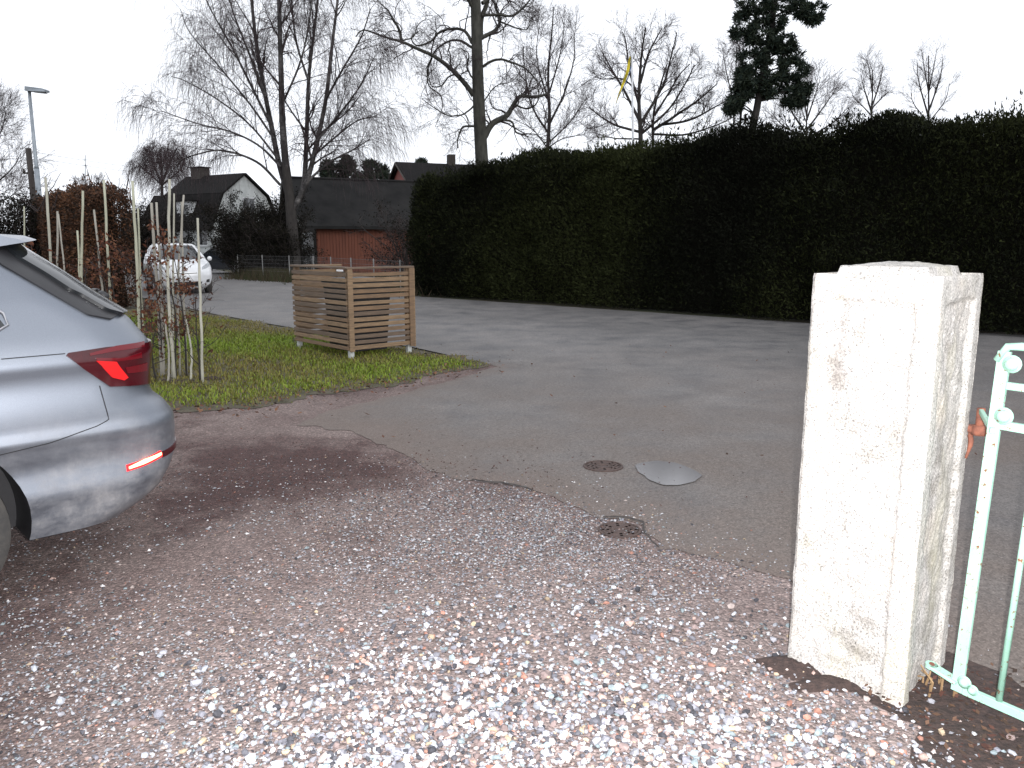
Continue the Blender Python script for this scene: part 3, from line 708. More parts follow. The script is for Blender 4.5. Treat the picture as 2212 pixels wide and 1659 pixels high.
# ------------------------------------------------------------------ cars: bodies are stacks of plan-view outlines
class Shell:
    def __init__(s, table, O, ax, ca=.3, cb=.35, fa=.55, fb=.6, pw=2.5, crown=.03, crease=None):
        s.T = np.array(table, float); s.O = np.array([O[0], O[1], 0.]); s.ax = np.array([ax[0], ax[1], 0.]); s.ay = np.array([-ax[1], ax[0], 0.])
        s.ca, s.cb, s.fa, s.fb, s.p, s.crown, s.crease = ca, cb, fa, fb, 2 / pw, crown, crease
        s.cache = {}
        zz = np.linspace(s.T[0, 0], s.T[-1, 0], 241); tab = np.stack([np.interp(zz, s.T[:, 0], s.T[:, k]) for k in (1, 2, 3)], 1)
        ker = np.array([1, 2, 3, 4, 3, 2, 1.]); ker /= ker.sum()
        pad = np.vstack([tab[:1]] * 3 + [tab] + [tab[-1:]] * 3)
        s.zz = zz; s.tab = np.stack([np.convolve(pad[:, k], ker, 'valid') for k in range(3)], 1)
    def outline(s, z):
        k = round(float(z), 5)
        if k not in s.cache: s.cache[k] = s.outline_(k)
        return s.cache[k]
    def arcs(s, z, mode):
        k = (round(float(z), 5), mode)
        if k not in s.cache:
            o = s.outline(z)
            if mode != 'T': o = o[::-1]
            a = np.r_[0, np.cumsum(np.linalg.norm(np.diff(o, axis=0), axis=1))]
            if mode == 'L':
                i = np.argmin(np.abs(o[:, 0] + 1.0) + 9 * (o[:, 1] < o[:, 1].max() * .98)); a = a - a[i] + o[i, 0]
            s.cache[k] = (a, np.ascontiguousarray(o[:, 0]), np.ascontiguousarray(o[:, 1]))
        return s.cache[k]
    def outline_(s, z):
        lt, lf, w = [np.interp(z, s.zz, s.tab[:, k]) for k in range(3)]
        if s.crease: w += s.crease(z)
        c = np.linspace(0, math.pi / 2, 26); co, si = np.cos(c) ** s.p, np.sin(c) ** s.p
        cb = min(s.cb, w * .8); fb = min(s.fb, w * .8)
        y0 = np.linspace(0, w - cb, 8)[:-1]
        tail = np.stack([np.full(7, lt), y0], 1)
        tc_ = np.stack([lt - s.ca + s.ca * co, w - cb + cb * si], 1)
        xs = np.linspace(lt - s.ca, lf + s.fa, 62)[1:-1]; side = np.stack([xs, np.full(60, w)], 1)
        fc = np.stack([lf + s.fa - s.fa * co[::-1], w - fb + fb * si[::-1]], 1)
        fr = np.stack([np.full(7, lf), np.linspace(w - fb, 0, 8)[1:]], 1)
        o = np.vstack([tail, tc_, side, fc, fr])
        o[:, 0] += np.where(o[:, 0] > (lt + lf) / 2, .05, -.1) * (1 - (o[:, 1] / w) ** 2)
        # sides bow very slightly
        return o
    def W(s, P): return s.O + P[..., :1] * s.ax + P[..., 1:2] * s.ay + P[..., 2:3] * np.array([0, 0, 1.])
    def body(s, nz=64):
        zs = np.linspace(s.T[0, 0], s.T[-1, 0], nz); rings = []
        def full(o): return np.vstack([o, np.stack([o[-2:0:-1, 0], -o[-2:0:-1, 1]], 1)])
        for z in zs: f = full(s.outline(z)); rings.append(np.c_[f, np.full(len(f), z)])
        f = full(s.outline(zs[-1])); c = np.array([f[:, 0].mean(), 0])
        for k in (.93, .8, .6, .35, .12):
            q = c + (f - c) * k; rings.append(np.c_[q, np.full(len(q), zs[-1] + s.crown * (1 - k ** 2) ** .8)])
        R_ = np.array(rings); m, n = R_.shape[:2]; i = np.arange(m * n).reshape(m, n); j = np.roll(i, -1, 1)
        Q = np.stack([i[:-1], j[:-1], j[1:], i[1:]], -1).reshape(-1, 4)[:, ::-1]
        V = s.W(R_.reshape(-1, 3))
        me = np_mesh('body', V, Q, smooth=True)
        bm = bmesh.new(); bm.from_mesh(me); bmesh.ops.holes_fill(bm, edges=bm.edges[:], sides=0); bmesh.ops.recalc_face_normals(bm, faces=bm.faces)
        bm.to_mesh(me); bm.free(); me.polygons.foreach_set('use_smooth', np.ones(len(me.polygons), bool)); return me
    def pt(s, mode, u, z):
        """mode 'L'/'R': u runs along the side and on round the tail; 'F': arc from the nose centre; 'T': arc from the tail centre"""
        if mode in 'LR':
            a, ox, oy = s.arcs(z, 'L'); y = np.interp(u, a, oy); return np.array([np.interp(u, a, ox), y if mode == 'L' else -y, z])
        a, ox, oy = s.arcs(z, mode); return np.array([np.interp(abs(u), a, ox), math.copysign(np.interp(abs(u), a, oy), u), z])
    def nrm(s, mode, u, z):
        e = .012
        a = s.pt(mode, u + e, z) - s.pt(mode, u - e, z); b_ = s.pt(mode, u, min(z + e, s.zz[-1])) - s.pt(mode, u, max(z - e, s.zz[0]))
        n = np.cross(a, b_); n /= np.linalg.norm(n) + 1e-9
        p = s.pt(mode, u, z); cx = (s.tab[:, 0].mean() + s.tab[:, 1].mean()) / 2
        return n if n @ np.array([p[0] - cx, p[1] * 3, .3]) > 0 else -n
    def patch(s, name, mode, low, up, m, parent, off=.004, nu=24, nv=8, skirt=.012):
        lo = resample(low, nu); hi = resample(up, nu); V = []
        for k in range(nv):
            t = k / (nv - 1)
            for i in range(nu):
                u, z = lo[i] * (1 - t) + hi[i] * t; V.append(s.pt(mode, u, z) + s.nrm(mode, u, z) * off)
        i = np.arange(nu * nv).reshape(nv, nu)
        Q = np.stack([i[:-1, :-1], i[:-1, 1:], i[1:, 1:], i[1:, :-1]], -1).reshape(-1, 4).tolist()
        loop = list(i[0, :]) + list(i[1:, -1]) + list(i[-1, -2::-1]) + list(i[-2:0:-1, 0]); n0 = len(V)
        for q in loop:
            kk, ii = divmod(int(q), nu); t = kk / (nv - 1); u, z = lo[ii] * (1 - t) + hi[ii] * t
            V.append(s.pt(mode, u, z) + s.nrm(mode, u, z) * (off - skirt))
        n = len(loop)
        Q += [(int(loop[a]), n0 + a, n0 + (a + 1) % n, int(loop[(a + 1) % n])) for a in range(n)]
        me = np_mesh(name, s.W(np.array(V)), np.array(Q), smooth=True)
        bm = bmesh.new(); bm.from_mesh(me); bmesh.ops.recalc_face_normals(bm, faces=bm.faces); bm.to_mesh(me); bm.free()
        me.set_sharp_from_angle(angle=math.radians(40))
        return link(name, me, m, parent)
    def seam(s, name, mode, uz, w, m, parent, off=.0015, n=40):
        L = resample(uz, n); P = np.array([s.pt(mode, u, z) + s.nrm(mode, u, z) * off for u, z in L])
        V, Q = tubes(s.W(P)[None], np.full((1, n), w), 5); return link(name, np_mesh(name, V, Q, smooth=True), m, parent)
def cut_wheels(o, sh, centres, r, depth, m_liner):
    me_c = MB()
    for (x, z) in centres:
        for sy, w in ((1, sh.tab[:, 2].max()), (-1, sh.tab[:, 2].max())):
            c = sh.W(np.array([x, sy * w, z])); me_c.lathe([(0, -depth), (r, -depth), (r, .3), (0, .3)], c, sh.ay * sy, 48)
    co = me_c.build('cutter', m_liner); co.data.materials.clear(); co.data.materials.append(m_liner)
    md = o.modifiers.new('cut', 'BOOLEAN'); md.object = co; md.operation = 'DIFFERENCE'; md.solver = 'EXACT'
    try: md.material_mode = 'TRANSFER'
    except Exception: pass
    dg = bpy.context.evaluated_depsgraph_get(); new = bpy.data.meshes.new_from_object(o.evaluated_get(dg))
    o.modifiers.clear(); o.data = new; bpy.data.objects.remove(co)
    new.set_sharp_from_angle(angle=math.radians(35))
M_TYRE = mat('tyre_rubber', (.035, .034, .033), (.06, .055, .05), 14, .85, .2)
M_RIM = mat('alloy', (.5, .5, .52), (.42, .42, .44), 9, .35, metal=.8)
M_BLK = mat('black_trim', (.015, .015, .017), (.02, .02, .022), 8, .45)
m_glass, nt, b = nmat('car_glass'); b.inputs['Base Color'].default_value = (.012, .014, .016, 1); b.inputs['Roughness'].default_value = .04; b.inputs['Specular IOR Level'].default_value = .8
def wheel(sh, x, y, r, w, parent):
    sy = math.copysign(1, y); c = sh.W(np.array([x, y, r])); ax = sh.ay * sy
    t = MB().lathe([(r * .66, -w / 2), (r * .9, -w / 2), (r * .98, -w * .42), (r, -w * .25), (r, w * .25), (r * .98, w * .42), (r * .9, w / 2), (r * .66, w / 2), (r * .64, w * .4), (r * .64, -w * .4)], c, ax, 48, True).build('wheel', M_TYRE, parent, 'auto')
    MB().lathe([(r * .645, -w * .4), (r * .645, w * .42), (r * .6, w * .44), (r * .58, w * .2), (r * .57, -w * .4)], c, ax, 40, True).build('rim', M_RIM, t, 'auto')
    MB().lathe([(0, w * .3), (r * .14, w * .3), (r * .18, w * .2), (r * .18, 0), (0, 0)], c, ax, 20).build('hub', M_RIM, t, 'auto')
    a0 = np.cross(ax, (0, 0, 1.))
    for k in range(5):
        a = 2 * math.pi * k / 5 + .3; d = math.cos(a) * a0 + math.sin(a) * np.array([0, 0, 1.]); sd = np.cross(d, ax)
        MB().obox(c + d * r * .37 + ax * w * .26, d * r * .22, sd * r * .07, ax * .012, .004).build('spoke', M_RIM, t)
# ---- silver car reversing out, its rear flank in the frame
m_silver, nt, b = nmat('silver_paint'); b.inputs['Metallic'].default_value = .8
n1 = tex(nt, 'noise', 700, 2); n2 = tex(nt, 'noise', 3.2, 8, .72, vec=(1, 1, 1.6)); n3 = tex(nt, 'noise', 14, 6, .75, vec=(1, 1, .5))
pc = ramp(nt, n1.outputs[0], [(.35, (.15, .167, .198)), (.65, (.2, .22, .255))])
tc = nt.nodes.new('ShaderNodeTexCoord'); sx = nt.nodes.new('ShaderNodeSeparateXYZ'); nt.links.new(tc.outputs['Object'], sx.inputs[0])
mr = nt.nodes.new('ShaderNodeMapRange'); mr.inputs[1].default_value = .85; mr.inputs[2].default_value = .4; nt.links.new(sx.outputs[2], mr.inputs[0])
dr = ramp(nt, n2.outputs[0], [(.38, (.05,) * 3), (.56, (.75,) * 3), (.66, (1,) * 3)]); ml = nt.nodes.new('ShaderNodeMath'); ml.operation = 'MULTIPLY'; nt.links.new(mr.outputs[0], ml.inputs[0]); nt.links.new(dr.outputs[0], ml.inputs[1])
dc = ramp(nt, n3.outputs[0], [(.35, (.13, .128, .132)), (.65, (.27, .262, .262))])
nt.links.new(mixc(nt, ml.outputs[0], pc.outputs[0], dc.outputs[0]), b.inputs['Base Color'])
mt_ = nt.nodes.new('ShaderNodeMapRange'); mt_.inputs[3].default_value = .8; mt_.inputs[4].default_value = .1; nt.links.new(ml.outputs[0], mt_.inputs[0]); nt.links.new(mt_.outputs[0], b.inputs['Metallic'])
rg = nt.nodes.new('ShaderNodeMapRange'); rg.inputs[3].default_value = .42; rg.inputs[4].default_value = .68; nt.links.new(ml.outputs[0], rg.inputs[0]); nt.links.new(rg.outputs[0], b.inputs['Roughness'])
b.inputs['Coat Weight'].default_value = .6; b.inputs['Coat Roughness'].default_value = .27
ae = unit(np.array((.72, .694))); an = np.array((ae[1], -ae[0]))
AP = g(80, 1160, .28)[:2]; AO = AP - an * .9
AT = [(0.26, 0.43, -3.65, 0.86), (0.3, 0.51, -3.75, 0.875), (0.36, 0.59, -3.82, 0.89), (0.45, 0.635, -3.85, 0.902), (0.53, 0.67, -3.85, 0.908), (0.64, 0.667, -3.84, 0.922), (0.71, 0.655, -3.83, 0.926), (0.765, 0.62, -3.82, 0.925), (0.8, 0.575, -3.8, 0.923), (0.85, 0.558, -3.75, 0.919), (0.95, 0.573, -3.6, 0.908), (1.0, 0.58, -3.2, 0.903), (1.05, 0.582, -2.75, 0.9), (1.09, 0.555, -2.65, 0.885), (1.16, 0.515, -2.52, 0.85), (1.26, 0.383, -2.32, 0.8), (1.36, 0.27, -2.12, 0.74), (1.44, 0.17, -1.92, 0.68), (1.49, 0.115, -1.75, 0.63), (1.52, 0.035, -1.6, 0.57)]
def audi_crease(z): return .012 * math.exp(-((z - 1.0) / .035) ** 2) - .006 * math.exp(-((z - .9) / .06) ** 2) + .014 * math.exp(-((z - .69) / .025) ** 2) + .011 * math.exp(-((z - .44) / .045) ** 2) - .012 * math.exp(-((z - .57) / .05) ** 2)
A = Shell(AT, AO, ae, crease=audi_crease)
A.ay = np.array([an[0], an[1], 0.])       # left flank of the car faces the camera
acar = thing('silver_car', (*AO, 0), 'dirty silver car at the left edge with its rear lights glowing red', 'car')
ab = link('body', A.body(), m_silver, acar); cut_wheels(ab, A, [(-.425, .35), (-3.02, .35)], .415, .3, M_BLK)
for x in (-.425, -3.02):
    for y in (.79, -.79): wheel(A, x, y, .345, .225, acar)
# pixel -> (u, z) on the visible flank
_U = np.linspace(-.5, 1.4, 190); _Z = np.linspace(.27, 1.515, 125); _uz = [(u, z) for z in _Z for u in _U]
_P = np.array([A.pt('L', u, z) for u, z in _uz]); _PW = A.W(_P); _G = _PW.reshape(125, 190, 3); _NW = np.cross(np.gradient(_G, axis=1), np.gradient(_G, axis=0)).reshape(-1, 3)
_NW *= np.sign((_NW * (_PW - (A.O - .8 * A.ax + np.array([0, 0, .7])))).sum(1))[:, None]; _vis = ((CAM - _PW) * _NW).sum(1) > 0; _px = pix(_PW)
def uz(x, y):
    d = ((_px - np.array((x, y))) ** 2).sum(1) + np.where(_vis, 0, 1e7); return _uz[int(np.argmin(d))]
m_lens = mat('tail_lens', (.05, .003, .006), (.03, .002, .004), 6, .18)
m_led = emat('tail_led', (1, .006, .01), .55); m_led2 = emat('tail_led_dim', (1, .01, .04), .03, (.07, .003, .006)); m_fog = emat('fog_led', (1, .2, .09), 12); m_fogr = emat('fog_red_glow', (1, .02, .03), 1.6)
l1, l2, l3 = uz(141, 770), uz(236, 836), uz(318, 829); t1, t2, t3 = uz(148, 762), uz(230, 751), uz(320, 738)
ext = .3
low = [l1, l2, l3, (l3[0] + ext, l3[1] + .02)]; up = [t1, t2, t3, (t3[0] + ext, t3[1])]
lens = A.patch('tail_light', 'L', low, up, m_lens, acar, .012, 40, 10, .03)
def px_patch(name, lowp, upp, m, parent, off, nu=16, nv=4, extra=None):
    lo = [uz(*p) for p in lowp]; hi = [uz(*p) for p in upp]
    return A.patch(name, 'L', lo, hi, m, parent, off, nu, nv, .01)
px_patch('light_bar', [(212, 783), (262, 779), (300, 772)], [(205, 776), (262, 772), (300, 762)], m_led2, lens, .016)
px_patch('light_bar', [(218, 790), (238, 815), (262, 820)], [(205, 779), (248, 781), (272, 817)], m_led, lens, .0175)
px_patch('light_bar', [(195, 768), (250, 757), (305, 748)], [(192, 763), (250, 751), (305, 742)], m_led2, lens, .016)
px_patch('light_bar', [(272, 806), (312, 802)], [(266, 793), (312, 783)], m_led2, lens, .016)
# reflector lamp in the bumper
fogl = px_patch('fog_lamp', [(276, 1019), (312, 1005), (350, 987)], [(273, 1006), (312, 990), (347, 973)], m_fogr, acar, .004, 20, 4)  # surround made to glow red around the white-hot LED
px_patch('fog_led', [(279, 1015), (312, 1001), (346, 984)], [(277, 1008), (312, 993), (344, 976)], m_fog, fogl, .009, 20, 4)
f1 = uz(348, 980)
A.patch('reflector', 'L', [(f1[0] + .0, f1[1] - .016), (f1[0] + .25, f1[1])], [(f1[0] + .0, f1[1] + .012), (f1[0] + .25, f1[1] + .028)], m_lens, acar, .005, 10, 3)
# windows, pillars, trim
def uzl(*p): return [uz(*q) for q in p]
low_w = [uz(0, 572), uz(70, 612), uz(130, 648), uz(190, 679)]
low_w = [(low_w[0][0] - .03, 1.475)] + low_w
low_w += [(low_w[-1][0] + .1, 1.168)]
tri = A.patch('pillar_trim', 'L', [(p[0] - .005, p[1] - .004) for p in low_w], [(p[0] + .085, p[1] + .012) for p in low_w], M_BLK, acar, .009, 30, 5, .014)
zw = np.linspace(1.17, 1.475, 14)
def tail_half(z):
    o = A.outline(z); return o
# rear screen across the tailgate, between the two black pillar trims
lowc = np.array(low_w)[::-1]
def u_edge(z): return np.interp(z, lowc[:, 1], lowc[:, 0]) + .09
def arc_to_T(u, z):
    """side arc coordinate -> arc from the tail centre"""
    o = A.outline(z); a = np.r_[0, np.cumsum(np.linalg.norm(np.diff(o, axis=0), axis=1))]
    p = A.pt('L', u, z); k = np.argmin(np.linalg.norm(o - p[:2], axis=1)); return a[k]
edge = [(arc_to_T(u_edge(z), z), z) for z in zw]
edge = [(e_[0], e_[1]) for e_ in resample(edge, 40)]
left = [(e_[0], e_[1]) for e_ in edge]; right = [(-e_[0], e_[1]) for e_ in edge]
A.patch('rear_screen', 'T', left, right, m_glass, acar, .024, 40, 110, .03)
for md in ('L', 'R'):
    q = [(-.55, 1.13), (-.30, 1.135), (-.02, 1.165)]; q2 = [(-.55, 1.41), (-.30, 1.375), (-.05, 1.23)]
    A.patch('quarter_window', md, q, q2, m_glass, acar, .004)
    A.patch('rear_door_window', md, [(-1.5, 1.12), (-.62, 1.13)], [(-1.5, 1.45), (-.62, 1.425)], m_glass, acar, .004)
    A.patch('front_door_window', md, [(-2.4, 1.12), (-1.56, 1.12)], [(-1.95, 1.43), (-1.56, 1.45)], m_glass, acar, .004)
    A.seam('window_trim', md, [(-2.5, 1.11), (-.55, 1.118), (-.1, 1.135), (-.015, 1.16), (0, 1.19), (-.03, 1.235), (-.3, 1.39), (-.55, 1.425)], .006, M_RIM, acar, .004, 60)
M_SEAM = mat('panel_gap', (.012, .012, .014), (.02, .02, .022), 8, .8)
A.seam('panel_gap', 'L', [uz(0, 985), uz(105, 958), uz(212, 922), uz(236, 905), uz(228, 872), uz(215, 835)], .0022, M_SEAM, acar)
A.seam('panel_gap', 'L', [uz(0, 777), uz(70, 771), uz(141, 763)], .002, M_SEAM, acar)
# roof spoiler
V = []; nsp = 21
for k in range(nsp):
    t = (k / (nsp - 1) - .5) * 2; y = t * .63; edgef = abs(t) ** 6
    for (x, z) in [(-.25, 1.548), (0, 1.55), (.2 - .06 * edgef - .03 * t * t, 1.538 - .012 * edgef), (.245 - .08 * edgef - .03 * t * t, 1.522 - .008 * edgef), (.2 - .08 * edgef - .03 * t * t, 1.506), (.0, 1.49), (-.25, 1.487)]:
        V.append((x, y, z - .01 * t * t))
V = A.W(np.array(V)); m_ = 7; i = np.arange(nsp * m_).reshape(nsp, m_); j = np.roll(i, -1, 1)
Q = np.stack([i[:-1], j[:-1], j[1:], i[1:]], -1).reshape(-1, 4).tolist()
mb = MB(); mb.add(V, [tuple(q) for q in Q] + [tuple(i[0])[::-1], tuple(i[-1])])
mb.build('roof_spoiler', m_silver, acar, 'auto')
# rear wiper at the foot of the screen
_d = ray(222, 641); wp = CAM + _d * ((A.O - CAM) @ A.ay) / (_d @ A.ay)
wb_ = A.W(A.pt('T', 0, float(wp[2]) - .02)); wp = wb_ + unit(wp - wb_) * min(.1, np.linalg.norm(wp - wb_))
MB().tube([wb_, wp], [.03, .022], 10).lathe([(0, .03), (.022, .027), (.032, .01), (.032, -.02), (0, -.02)], wp, A.W(A.nrm('T', 0, 1.2)) - A.O, 14).build('wiper_hub', M_BLK, acar, True)
wl = [wp] + [A.W(A.pt('T', v, 1.22 + .05 * abs(v)) + A.nrm('T', v, 1.2) * .045) for v in np.linspace(.06, .42, 7)]
MB().tube(wl, [.014, .012, .011, .01, .009, .009, .008, .007], 7).build('wiper_arm', M_BLK, acar, True)

# ---- small white car coming along the road
m_wpaint, nt, b = nmat('white_paint'); n1 = tex(nt, 'noise', 4, 5); r1 = ramp(nt, n1.outputs[0], [(.3, (.62, .63, .65)), (.7, (.74, .75, .77))]); nt.links.new(r1.outputs[0], b.inputs['Base Color']); b.inputs['Roughness'].default_value = .3; b.inputs['Coat Weight'].default_value = .6
wh = unit(np.array((.5, -.866)))
WF0 = g(402, 636)[:2]
WT = [(.18, -.1, -2.84, .74), (.26, -.03, -2.93, .80), (.40, 0, -2.98, .825), (.55, .02, -2.985, .84), (.66, .01, -2.96, .84), (.78, -.01, -2.88, .84), (.88, -.02, -2.72, .83), (.96, -.03, -2.48, .815), (1.0, -.035, -2.32, .80), (1.08, -.05, -2.18, .785), (1.2, -.09, -1.98, .74), (1.32, -.14, -1.76, .685), (1.42, -.22, -1.52, .62), (1.47, -.32, -1.35, .56)]
WO = WF0 + (-wh) * 2.98
Wc = Shell(WT, WO, -wh, fa=.5, fb=.55, crown=.03)
wcar = thing('small_white_car', (*WO, 0), 'small white hatchback coming along the road behind the stakes', 'car')
wbod = link('body', Wc.body(50), m_wpaint, wcar); cut_wheels(wbod, Wc, [(-.42, .3), (-2.42, .3)], .34, .25, M_BLK)
for x in (-.42, -2.42):
    for y in (.72, -.72): wheel(Wc, x, y, .295, .18, wcar)
Wc.patch('windscreen', 'F', [(-.66, 1.02), (-.35, 1.01), (0, 1.005), (.35, 1.01), (.66, 1.02)], [(-.52, 1.42), (-.25, 1.43), (0, 1.435), (.25, 1.43), (.52, 1.42)], m_glass, wcar, .004, 26, 10)
for s_ in (1, -1):
    mdd = 'L' if s_ > 0 else 'R'
    Wc.patch('side_window', mdd, [(-1.95, 1.03), (-.45, 1.05)], [(-1.5, 1.38), (-.5, 1.4)], m_glass, wcar, .004)
m_lamp = mat('lamp_glass', (.3, .32, .34), (.42, .44, .46), 20, .12)
for s_ in (1, -1):
    hl = Wc.patch('headlight', 'F', [(s_ * .5, .72), (s_ * .68, .76), (s_ * .9, .86)], [(s_ * .52, .80), (s_ * .68, .87), (s_ * .88, .93)], m_lamp, wcar, .006)
    Wc.patch('reflector', 'F', [(s_ * .6, .78), (s_ * .7, .79)], [(s_ * .6, .83), (s_ * .7, .85)], M_RIM, hl, .012, 8, 4)
    c = Wc.W(np.array([-2.05, s_ * .88, 1.03]))
    MB().lathe([(0, -.04), (.05, -.035), (.07, 0), (.06, .04), (0, .05)], c, -Wc.ax, 14).build('mirror', m_wpaint, wcar, True)
    MB().tube([c, c - Wc.ay * s_ * .16 - np.array([0, 0, .04])], .02, 6).build('mirror_arm', M_BLK, wcar, True)
    Wc.patch('fog_lamp', 'F', [(s_ * .62, .34), (s_ * .76, .35)], [(s_ * .62, .42), (s_ * .76, .44)], M_BLK, wcar, .004, 8, 4)
Wc.patch('grille', 'F', [(-.42, .25), (0, .24), (.42, .25)], [(-.48, .37), (0, .375), (.48, .37)], M_BLK, wcar, .004)
Wc.patch('upper_grille', 'F', [(-.34, .615), (0, .6), (.34, .615)], [(-.34, .635), (0, .622), (.34, .635)], M_BLK, wcar, .003)
m_plate = mat('number_plate_white', (.8, .8, .82), (.72, .72, .74), 9, .35)
Wc.patch('number_plate', 'F', [(-.24, .41), (.24, .41)], [(-.24, .51), (.24, .51)], m_plate, wcar, .016, 8, 4, .02)
Wc.patch('badge', 'F', [(-.07, .66), (.07, .66)], [(-.06, .71), (.06, .71)], M_RIM, wcar, .008, 8, 4)

# ---- dark car parked behind the fence
PF = at(508, 560, 40)[:2]; pax = unit(np.array((-.75, .66)))
m_dpaint, nt, b = nmat('dark_blue_paint'); b.inputs['Base Color'].default_value = (.02, .024, .032, 1); b.inputs['Roughness'].default_value = .25; b.inputs['Coat Weight'].default_value = .6
DT = [(.22, 1.9, -2.0, .78), (.4, 2.02, -2.1, .85), (.6, 2.05, -2.12, .87), (.8, 2.0, -2.02, .87), (.9, 1.95, -1.6, .86), (.96, 1.8, -1.1, .84), (1.1, 1.5, -.85, .78), (1.3, 1.15, -.5, .66), (1.38, .9, -.25, .58)]
D = Shell(DT, PF, pax)
dcar = thing('dark_parked_car', (*PF, 0), 'dark car parked in the yard behind the low mesh fence', 'car')
db = link('body', D.body(40), m_dpaint, dcar); cut_wheels(db, D, [(1.3, .3), (-1.3, .3)], .35, .25, M_BLK)
for x in (1.3, -1.3):
    for y in (.75, -.75): wheel(D, x, y, .3, .18, dcar)
D.patch('windscreen', 'F', [(-.68, .985), (0, .975), (.68, .985)], [(-.5, 1.34), (0, 1.35), (.5, 1.34)], m_glass, dcar, .004)
for md in 'LR': D.patch('side_window', md, [(-.75, 1.0), (1.4, 1.02)], [(-.35, 1.3), (1.0, 1.32)], m_glass, dcar, .004)
# ------------------------------------------------------------------ plants
M_BARK = mat('dark_bark', (.018, .015, .014), (.036, .031, .028), 9, .9, .6, vec=(1, 1, .3))
M_OAK = mat('oak_bark', (.026, .026, .021), (.062, .06, .05), 6, .9, .7, vec=(1, 1, .35))
M_TWIG = mat('twig', (.022, .016, .016), (.042, .03, .029), 3, .85)
M_TWIGP = mat('purple_twig', (.035, .022, .025), (.06, .04, .043), 3, .85)
m_birch, nt, b = nmat('birch_bark'); b.inputs['Roughness'].default_value = .8
n1 = tex(nt, 'noise', 2.2, 6, .65, vec=(1, 1, .8)); n2 = tex(nt, 'noise', 12, 4, .6, vec=(.5, .5, 2))
c_ = ramp(nt, n1.outputs[0], [(.44, (.022, .019, .019)), (.6, (.1, .092, .09)), (.75, (.22, .21, .2))]); k_ = ramp(nt, n2.outputs[0], [(.38, (.25,) * 3), (.5, (1,) * 3)])
nt.links.new(mixc(nt, 1, c_.outputs[0], k_.outputs[0], 'MULTIPLY'), b.inputs['Base Color'])
def walk(r, P0, d0, L, n, wig, trop, tropgrow=0.0):
    N = len(P0); P = np.zeros((N, n, 3)); P[:, 0] = P0; d = d0.copy(); st = (L / (n - 1))[:, None]
    trop = np.asarray(trop, float)
    for i in range(1, n):
        d = unit(d + r.normal(0, wig, (N, 3)) + trop * (1 + tropgrow * i)); P[:, i] = P[:, i - 1] + d * st
    return P
def sprout(r, P, Rr, k, t0, t1, L, ang, n, wig, trop, ratio, rmin=.003, tropgrow=0.0, rcap=9, up=0.0, taper=.25):
    N, m = P.shape[:2]; idx = np.repeat(np.arange(N), k); t = r.uniform(t0, t1, len(idx)) * (m - 1)
    i0 = np.clip(t.astype(int), 0, m - 2); f = (t - i0)[:, None]
    p = P[idx, i0] * (1 - f) + P[idx, i0 + 1] * f; tg = unit(P[idx, i0 + 1] - P[idx, i0]); rad = Rr[idx, i0] * (1 - f[:, 0]) + Rr[idx, i0 + 1] * f[:, 0]
    pr = unit(np.cross(tg, unit(r.normal(size=(len(idx), 3))))); a = r.uniform(ang[0], ang[1], len(idx))[:, None]
    d = unit(np.cos(a) * tg + np.sin(a) * pr + np.array([0, 0, up]))
    plen = np.linalg.norm(P[idx, -1] - P[idx, 0], axis=1)
    ll = r.uniform(L[0], L[1], len(idx)) * (1 - .45 * t / (m - 1))
    if L[1] < 1.0 and False: ll *= plen
    C = walk(r, p, d, ll, n, wig, trop, tropgrow)
    r0 = np.clip(rad * ratio, rmin, rcap); R2 = r0[:, None] * np.linspace(1, taper, n)[None]
    return C, np.maximum(R2, rmin * .7)
def join(parts):
    V, Fq, o = [], [], 0
    for v, q in parts: V.append(v); Fq.append(q + o); o += len(v)
    return np.concatenate(V), np.concatenate(Fq)
def limbs_px(specs, Y, r, dz=1.2, n=22, wig=.0):
    """limbs traced as (pixel polyline, width0, width1[, depth]) at distance Y"""
    P, R_ = [], []
    for sp in specs:
        pts, w0, w1 = sp[:3]; dep = sp[3] if len(sp) > 3 else r.uniform(-dz, dz)
        k = len(pts); L = [at(x, y, Y + dep * (i / max(1, k - 1))) for i, (x, y) in enumerate(pts)]
        L = smooth_line(L, n); 
        if wig: L[1:] += np.cumsum(r.normal(0, wig, (n - 1, 3)), 0) * .25
        P.append(L); R_.append(np.linspace(w0, w1, n) / 2 * Y / FPX)
    return np.array(P), np.array(R_)
def make_tree(name, label, base, parts, group=None, cat='tree'):
    t = thing(name, (base[0], base[1], 0), label, cat, group)
    for pn, arrs, m, S in parts:
        V, Q = join([tubes(P, R_, S) for P, R_ in arrs]); link(pn, np_mesh(pn, V, Q, smooth=True), m, t)
    return t
